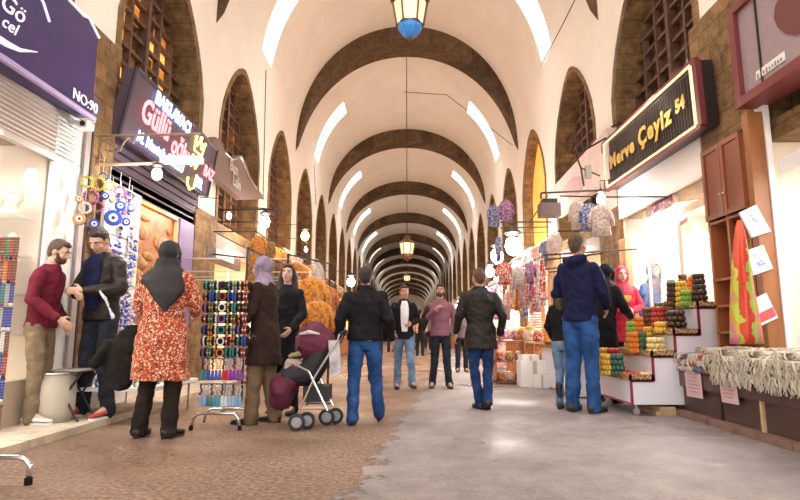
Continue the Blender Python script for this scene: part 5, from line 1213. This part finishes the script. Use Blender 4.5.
while yy > ya_+.1:
    for L_ in range(3 if n < 2 or n % 3 else 4):
        nm, cc = shc[(n*3+L_*5+(n//2)) % 8]
        near = n > 5
        if near: nm, cc = shc[(1, 7)[(n+L_) % 2]]
        z = ztb+.004+L_*.072; xw = .34 if yy > CYc else .58
        o = thing('folded_shawl', (3.22, yy, z), '%s fringed shawl, %s of the %s pile from the sweets stand' % (nm, ('bottom', 'second up', 'third up', 'topmost')[L_], ORD[n]), 'shawl')
        mt = M('shawl_'+nm.replace(' ', '_'), cc, .9, var=.15, scale=25, bump=.4, bscale=60)
        m = MB(); rr = []
        for x_, h_ in ((-.05+.02*L_, .4), (-.035+.02*L_, .85), (.0, 1), (.1, .95), (xw-.06, 1), (xw-.02, .6)):
            rr.append([Vector((x_, .078*cos(2*pi*s/14)*(1.0), .036+.036*h_*max(-1, min(1, 1.6*sin(2*pi*s/14))))) for s in range(14)])
        m.loft(rr); m.build('cloth', mt, o, smooth=True)
        if (L_ > 0 and n > 0 and (n+L_) % 2) or near:
            m = MB()
            for k in range(20 if near else 9):
                y_ = rg.uniform(-.08, .08); l_ = rg.uniform(-.02, .07) if L_ else rg.uniform(.02, .11); x_ = -.06+rg.uniform(-.02, .02); wv = rg.uniform(-.06, .06)
                m.tube([(x_+.05, y_, .07), (x_-.01, y_+wv*.3, .065), (x_-.025, y_+wv, .03-l_*.4), (x_-.02+rg.uniform(-.015, .01), y_+wv*1.6, .02-l_)], [.006, .008, .007, .005], 4)
            if near and L_ > 1:
                for k in range(26):
                    y_ = rg.uniform(-.08, .08); x_ = rg.uniform(0, xw-.15); m.tube([(x_, y_, .075), (x_+.05, y_+rg.uniform(-.06, .06), .09), (x_+.1, y_+rg.uniform(-.08, .08), .072)], .007, 4)
            m.build('fringe', M('fringe_ivory', (.60, .53, .43), .9), o)
    n += 1; yy -= .158
for i, (pts, lab) in enumerate(((((684, 369), (700, 371), (703, 399), (687, 396)), 'pink paper price card on the counter edge, the one nearer the sweets stand'), (((718, 373), (735, 376), (739, 405), (722, 402)), 'pink paper price card on the counter edge, the one farther from the stand'))):
    q = [at(x, y, X=3.185) for x, y in pts]; c = sum(q, Vector())/4
    t = thing('price_card', c, lab, 'price card'); m = MB(); m.slab(q, .004); m.build('paper', M('card_pink', (.70, .48, .48), .7), t, w=True)
    m = MB()
    for k in range(6):
        v = .14+.13*k; a = q[0].lerp(q[3], v); b = q[1].lerp(q[2], v); a, b = a.lerp(b, .15+.05*(k % 2)), a.lerp(b, .85-.06*(k % 3)); m.tube([a+Vector((-.004, 0, 0)), b+Vector((-.004, 0, 0))], .004, 4)
    m.build('written_lines', M('ink_pink', (.45, .2, .25), .7), t, w=True)

# --- garments, bags, jars: kinds reused down the arcade
def garment(loc, mat, lab, rz=0, s=1, grp=None, hook=False):
    t = thing('hanging_garment', loc, lab, 'garment', grp, rz); t.scale = (s,)*3
    m = MB(); m.loft([m.ring((0, 0, z), rx, ry, 14) for z, rx, ry in ((-.85, .25, .06), (-.5, .23, .07), (-.2, .22, .08), (-.08, .21, .06), (-.02, .09, .04))]); 
    for sgn in (-1, 1): m.tube([(sgn*.17, 0, -.10), (sgn*.27, 0, -.3), (sgn*.30, .0, -.58)], [.055, .06, .05], 8)
    m.build('cloth', mat, t, smooth=True); m = MB(); m.tube([(-.17, 0, -.06), (0, 0, .02), (.17, 0, -.06)], .008, 4); m.tube([(0, 0, .02), (0, 0, .08)], .006, 4)
    if hook:
        v = Matrix.Rotation(-rz, 3, 'Z') @ Vector((math.copysign(W+.05, loc[0])-loc[0], 0, .0))/s; m.tube([(0, 0, .08), (v.x, v.y, .10)], .012, 4)
    m.build('hanger', steel, t); return t
def scarf(loc, mat, lab, rz=0, s=1, grp=None):
    t = thing('hanging_scarf', loc, lab, 'scarf', grp, rz); t.scale = (s,)*3; m = MB(); rr = []; p_ = rg.uniform(0, 6)
    for k in range(8):
        f = k/7; w_ = .05+.09*f; rr.append([(w_*(-1+2*i/8), .03*sin(i*1.9+p_+f*1.5)+.01, -1.1*f) for i in range(9)]+[(w_*(1-2*i/8), .03*sin((8-i)*1.9+p_+f*1.5)-.01, -1.1*f) for i in range(9)])
    m.loft(rr); m.build('cloth', mat, t, smooth=True); m = MB(); m.torus((0, 0, .01), .05, .008, Matrix.Rotation(pi/2, 3, 'X'), 10, 4); m.build('ring', steel, t); return t
def bag(loc, mat, lab, s=1, grp=None):
    t = thing('handbag', loc, lab, 'bag', grp); t.scale = (s,)*3; m = MB(); m.loft([m.ring((0, 0, z), rx, ry, 12) for z, rx, ry in ((0, .13, .07), (.04, .17, .09), (.15, .16, .08), (.24, .12, .04))]); m.build('body', mat, t, smooth=True)
    m = MB(); m.tube([(-.09, 0, .22), (-.06, 0, .34), (.06, 0, .34), (.09, 0, .22)], .01, 5); m.build('handle', mat, t); return t
def jar(loc, mat, lab, s=1, grp=None):
    t = thing('glass_jar', loc, lab, 'jar', grp); t.scale = (s,)*3; m = MB(); m.lathe([(.09, 0), (.12, .02), (.13, .12), (.11, .19), (.08, .21)], n=14); m.build('jar', mat, t, smooth=True); m = MB(); m.lathe([(.09, .21), (.09, .25), (.03, .27)], n=12); m.build('lid', gold, t); return t
def crate(loc, d, mat, lab, grp=None):
    t = thing('goods_box', loc, lab, 'box', grp); m = MB(); m.box((0, 0, d[2]/2), d); m.build('box', mat, t); m = MB(); m.box((0, 0, d[2]+.005), (d[0]*.98, d[1]*.15, .01)); m.box((0, -d[1]/2-.003, d[2]/2), (d[0]*.15, .006, d[2])); m.build('tape', M('tape_tan', (.6, .5, .38), .5), t); return t
gcol = [cm('cloth_amber', (.62, .26, .04), rough=.85), cm('cloth_ochre', (.45, .26, .09), rough=.85), cm('cloth_rust', (.36, .10, .04), rough=.85), cm('cloth_ivory', (.75, .68, .58), rough=.85), cm('cloth_brown', (.16, .08, .05), rough=.85), cm('cloth_scarlet', (.55, .06, .06), rough=.85), cm('cloth_plum', (.25, .08, .20), rough=.85), cm('cloth_blue', (.10, .14, .35), rough=.85), cm('cloth_rose', (.65, .32, .34), rough=.85)]
for i_, (b_, sp_) in enumerate((((.62, .26, .04), (.40, .10, .02)), ((.45, .26, .09), (.2, .1, .04)), ((.36, .10, .04), (.6, .3, .1)), ((.70, .62, .52), (.5, .3, .3)), ((.16, .08, .05), (.4, .22, .12)), ((.50, .05, .05), (.75, .6, .5)), ((.22, .07, .18), (.55, .35, .5)), ((.08, .11, .30), (.5, .5, .6)), ((.6, .28, .3), (.8, .65, .6)))):
    gcol[i_] = speckmat('cloth_print_%d' % i_, b_, [tuple(.5*(x+y) for x, y in zip(b_, sp_)), sp_, b_], 26, .85, .35, .8)
gn = ['amber', 'ochre', 'rust', 'ivory', 'brown', 'scarlet', 'plum', 'blue', 'rose']
# orange jackets on the left
Yj = 8.6
for i, (px, py, ci, lab, s) in enumerate(((312, 277, 0, 'amber jacket hanging under the dazzling orange lamp, over the pushchair hood', .95), (300, 282, 1, 'ochre jacket hanging behind the long-haired woman', .9), (325, 285, 2, 'rust jacket hanging to the far side of the amber one', .9), (296, 262, 0, 'amber jacket hanging high behind the long-haired woman', .7), (318, 262, 3, 'ivory fur collar jacket above the amber jacket', .6))):
    c = at(px, py, Y=Yj+.25*i); garment(c, gcol[ci], lab, .3*i, s, hook=True)
    m = MB()
for i, (px, py, lab) in enumerate(((318, 300, 'small hooded amber jacket low beside the pushchair hood'),)):
    garment(at(px, py, Y=8.0), gcol[0], lab, .5, .8)
m = MB(); c1, c2 = at(288, 262, Y=8.6), at(330, 262, Y=9.8); c1.z = c2.z = c1.z+.12; m.tube([c1, c2], .015, 6); m.tube([c1, Vector((c1.x, c1.y, 0))], .02, 6); m.tube([c2, Vector((c2.x, c2.y, 0))], .02, 6); tag(m.build('clothes_rail', iron, w=True), 'dark clothes rail carrying the amber jackets on the left', 'clothes rail')
# counters of the mid and far shops, both sides
def stall(sg, j):
    yc = PY0+PIT*(j+.5); xi = 2.45 if j < 4 else 2.75; side = 'left' if sg < 0 else 'right'
    pos = ('first', 'second', 'third', 'fourth', 'fifth', 'sixth', 'seventh', 'eighth')[min(7, j-2)]
    hz = .78; nm = '%s %s stall past the front shops' % (pos, side)
    t = thing('stall_table', (sg*(xi+.45), yc, 0), 'cloth-skirted table of the '+nm, 'table')
    m = MB(); m.bb((sg*xi, yc-1.5, .02), (sg*3.5, yc+1.5, hz-.04)); m.build('skirt', rgc((gcol[4], gcol[2], gcol[3], gcol[8])), t, w=True)
    m = MB(); m.bb((sg*(xi-.04), yc-1.54, hz-.04), (sg*3.55, yc+1.54, hz)); m.build('table_top', wood_l, t, w=True)
    for k in range(8 if j < 6 else 5):
        x = sg*(xi+.15+.28*(k % 2)); y = yc-1.3+k*(.36 if j < 6 else .6); ci = rg.randrange(9)
        lab = '%s %s on the table of the %s'
        (bag if (k+j) % 2 else jar)((x, y, hz), gcol[ci], lab % (gn[ci], 'handbag' if (k+j) % 2 else 'lidded jar', nm), rg.uniform(.8, 1.2), '%s %s on the %s' % (gn[ci], 'bags' if (k+j) % 2 else 'jars', nm))
    m = MB(); zr_ = 2.35; xr2 = sg*(xi+.1)
    m.tube([(xr2, yc-1.6, zr_), (xr2, yc+1.6, zr_)], .018, 5); m.tube([(xr2, yc-1.6, zr_), (sg*W, yc-1.6, zr_+.15)], .018, 5); m.tube([(xr2, yc+1.6, zr_), (sg*W, yc+1.6, zr_+.15)], .018, 5); tag(m.build('clothes_rail', iron, w=True), 'iron hanging rail over the table of the '+nm, 'clothes rail')
    for k in range(9 if j < 6 else 5):
        ci = rg.choice((0, 1, 2, 3, 4, 0) if sg < 0 else (3, 5, 6, 7, 8, 3)); y = yc-1.4+k*(.35 if j < 6 else .66)
        s = rg.uniform(.55, .95); (garment if k % 3 == 1 else scarf)((xr2, y, zr_-.08*s), gcol[ci], '%s %s hanging from the rail of the %s' % (gn[ci], 'garment' if k % 3 == 1 else 'scarf', nm), rg.uniform(-.4, .4)+pi/2*(k % 2), s, '%s %s on the rail of the %s' % (gn[ci], 'garments' if k % 3 == 1 else 'scarves', nm))
    if j < 7:
        m = MB(); x3 = sg*(xi+.55); m.tube([(x3, yc-1.6, 2.95), (x3, yc+1.6, 2.95)], .014, 5); m.tube([(x3, yc-1.6, 2.95), (sg*W, yc-1.6, 2.95)], .014, 5); m.tube([(x3, yc+1.6, 2.95), (sg*W, yc+1.6, 2.95)], .014, 5); tag(m.build('clothes_rail', iron, w=True), 'upper iron rail close to the wall over the '+nm, 'clothes rail')
        for k in range(8):
            ci = rg.choice((0, 1, 2, 3, 4, 0) if sg < 0 else (3, 5, 3, 7, 8, 3)); s_ = rg.uniform(.35, .6)
            garment((x3, yc-1.4+k*.4, 2.95-.08*s_), gcol[ci], 'small %s garment on the upper rail of the %s' % (gn[ci], nm), rg.uniform(-.4, .4)+pi/2*(k % 2), s_, 'small %s garments on the upper rail of the %s' % (gn[ci], nm))
    # shop board over the rail
    if j == 2: return
    bo = thing('shop_sign', (sg*(W-.2), yc, 2.9), 'plain faded shop board over the '+nm, 'sign'); m = MB(); xa = sg*(W-.12)
    m.slab([(xa-sg*.3, yc+1.4*(-sg), 3.25), (xa-sg*.3, yc-1.4*(-sg), 3.25), (xa, yc-1.4*(-sg), 2.62), (xa, yc+1.4*(-sg), 2.62)], .05); m.build('board', rgc((gcol[4], gcol[3], gcol[1], gcol[8], MATS['sign_brown'])), bo, w=True)
    m = MB(); m.bb((xa-sg*.3, yc-1.4, 3.23), (xa-sg*.36, yc+1.4, 3.28)); m.build('top_trim', cream, bo, w=True)
    if True:
        c = Vector((sg*(xi-.1+.3*rg.random()), yc+rg.uniform(-.6, .6), 2.5)); bulb(c, 'round %s lamp over the %s' % ('amber' if sg < 0 else 'white', nm), 20, lamp_o if sg < 0 else lamp_w, (1, .62, .3) if sg < 0 else (1, .93, .85), .07, (c.x, c.y, 2.95))
def rgc(l): return l[rg.randrange(len(l))]
for j in range(2, 10):
    for sg in (-1, 1): stall(sg, j)
# right side, near: jars on shelf, white boxes, trays under the brightest lamp
Zt = 0.0
for i, (x, y, w_, h_, lab) in enumerate(((533, 385, .50, .46, 'large white goods box on the street beside the shelf of jars'), (541, 386, .26, .22, 'small white box leaning on the large white one'), (528, 352, .30, .10, 'flat white box lying on top of the large white one'))):
    c = at(533, 386, Z=0); pt = at(x, y, Y=c.y-(.25 if i == 1 else 0)); crate((pt.x, pt.y, (0, 0, .46)[i]), (w_, .4 if i != 1 else .2, h_), white, lab)
c = at(511, 384, Z=0); t = thing('jar_shelf', (c.x, c.y, 0), 'low wooden shelf of lidded jars past the leather jacket man', 'shelf')
m = MB()
for z in (.02, .40, .78): m.bb((c.x-.28, c.y, z), (c.x+.28, c.y+.4, z+.03))
for x in (-.28, .26): m.bb((c.x+x, c.y, 0), (c.x+x+.02, c.y+.4, .8))
m.build('boards', wood_o, t, w=True)
for r_ in range(2):
    for i in range(3): jar((c.x-.17+i*.18, c.y+.12, .05+.38*r_), gcol[(2, 8, 4, 5, 1, 6)[r_*3+i]], '%s jar on the %s board of the low wooden shelf' % (gn[(2, 8, 4, 5, 1, 6)[r_*3+i]], ('bottom', 'upper')[r_]), .68)
ct = at(545, 345, Z=.80)
t = thing('tray_table', (2.6, 9.0, 0), 'table of pale trays between the white boxes and the sweets stand', 'table')
xa, xb, ya3, yb3 = 2.45, 3.35, 8.35, 10.4
m = MB(); m.bb((xa+.05, ya3+.05, .02), (xb, yb3, .70)); m.build('skirt', pw_, t, w=True); m = MB(); m.bb((xa, ya3, .70), (xb, yb3, .75)); m.build('table_top', wood_o, t, w=True)
for i in range(8):
    x, y = xa+.18+.42*(i % 2), ya3+.25+.48*(i//2); ci = (3, 0, 8, 1, 5, 3, 0, 4)[i]
    o = thing('heaped_tray', (x, y, .75), '%s heap in a tray, %s row of the pale tray table' % (gn[ci], ('nearest', 'second', 'third', 'farthest')[i//2]), 'tray', None if i % 2 else None)
    m = MB(); m.lathe([(.15, 0), (.19, .05), (.17, .05), (.13, .015)], n=16); m.build('tray', wick, o); m = MB(); m.ell((0, 0, .04), (.16, .16, .07)); m.build('heap', M('heap_'+gn[ci], ((.62, .26, .04), (.45, .26, .09), (.36, .10, .04), (.70, .62, .52), (.16, .08, .05), (.50, .05, .05), (.22, .07, .18), (.08, .11, .30), (.6, .28, .3))[ci], .7, var=.3, scale=50, bump=.8, bscale=60), o, smooth=True)
# garments near the brightest lamp
for i, (px, py, ci, s, Yv) in enumerate(((504, 262, 5, .5, 10.2), (519, 266, 3, .5, 9.9), (530, 262, 6, .45, 9.6), (507, 292, 8, .6, 10.1), (498, 236, 7, .6, 11), (576, 200, 3, .55, 8.6), (588, 203, 7, .5, 8.3), (600, 205, 3, .55, 8.0), (506, 200, 6, .5, 11.2), (494, 205, 7, .55, 11.6))):
    garment(at(px, py, Y=Yv), gcol[ci], '%s garment %s' % (gn[ci], ('hanging left of the brightest right lamp', 'hanging just below the brightest right lamp', 'hanging right of the brightest right lamp', 'hanging low over the jar shelf', 'hanging high near the right arches', 'hanging under the long arm, nearest the box lamp', 'hanging under the long arm, middle one', 'hanging under the long arm, nearest the lit sign', 'purple bundle hanging under the third right arch', 'hanging at the foot of the third right arch')[i]), .4*i, s)
m = MB(); a, b = at(560, 196, Y=8.6), at(606, 197, Y=8.0); m.tube([a, b], .012, 5); m.tube([b, Vector((W, b.y, b.z))], .012, 5); tag(m.build('hanging_bar', iron, w=True), 'short bar for garments under the long dark arm', 'bar')
for i, (px, X_, w_) in enumerate(((541, 3.0, .07), (548, 3.05, .04))):
    c = at(px, 300, X=X_); m = MB(); m.bb((X_, c.y-.04, 0), (X_+w_, c.y+.04, 2.3)); tag(m.build('wood_post', MATS['post_orange'], w=True), ('broad orange wooden post by the bright stall', 'slim orange wooden post beside the broad one')[i], 'post')

# notice and dark board in the third left shop
m = MB(); a, b = at(207, 245, X=-3.85), at(240, 272, X=-3.85); m.bb((-3.88, a.y, b.z), (-3.84, b.y, a.z)); tag(m.build('dark_board', M('board_dark', (.07, .04, .035), .6), w=True), 'dark board behind the bracelet stand below the white lamps', 'board')
a, b = at(217, 248, X=-3.82), at(234, 264, X=-3.82); m = MB(); m.bb((-3.84, a.y, b.z), (-3.825, b.y, a.z)); tag(m.build('notice', M('notice_white', (.82, .78, .72), .6), w=True), 'small white notice fixed on the dark board', 'notice')

yA, yB = 9.2, 11.6
m = MB(); m.tube([(2.3, yA, 2.25), (2.3, yB, 2.25)], .016, 5); m.tube([(2.3, yA, 2.25), (W, yA, 2.35)], .016, 5); m.tube([(2.3, yB, 2.25), (W, yB, 2.35)], .016, 5); tag(m.build('clothes_rail', iron, w=True), 'iron rail of printed scarves over the jar shelf and white boxes', 'clothes rail')
for k in range(13):
    ci = (5, 3, 8, 5, 6, 3, 5, 8, 7, 3, 5, 0, 3)[k]; scarf((2.3, yA+.1+k*.185, 2.21), gcol[ci], '%s printed scarf on the rail over the white boxes' % gn[ci], rg.uniform(.2, 1.2), rg.uniform(.6, .85), '%s scarves over the white boxes' % gn[ci])
m = MB(); m.tube([(-2.35, 8.0, 2.2), (-2.35, 10.4, 2.2)], .016, 5); m.tube([(-2.35, 8.0, 2.2), (-2.35, 8.0, 0)], .016, 5); m.tube([(-2.35, 10.4, 2.2), (-2.35, 10.4, 0)], .016, 5); tag(m.build('clothes_rail', iron, w=True), 'iron rail of printed scarves behind the long-haired woman', 'clothes rail')
for k in range(10):
    ci = (1, 0, 4, 2, 3, 0, 1, 4, 2, 0)[k]; scarf((-2.35, 8.1+k*.24, 2.16), gcol[ci], '%s printed scarf on the rail behind the long-haired woman' % gn[ci], rg.uniform(.2, 1.2), rg.uniform(.5, .8), '%s scarves behind the long-haired woman' % gn[ci])
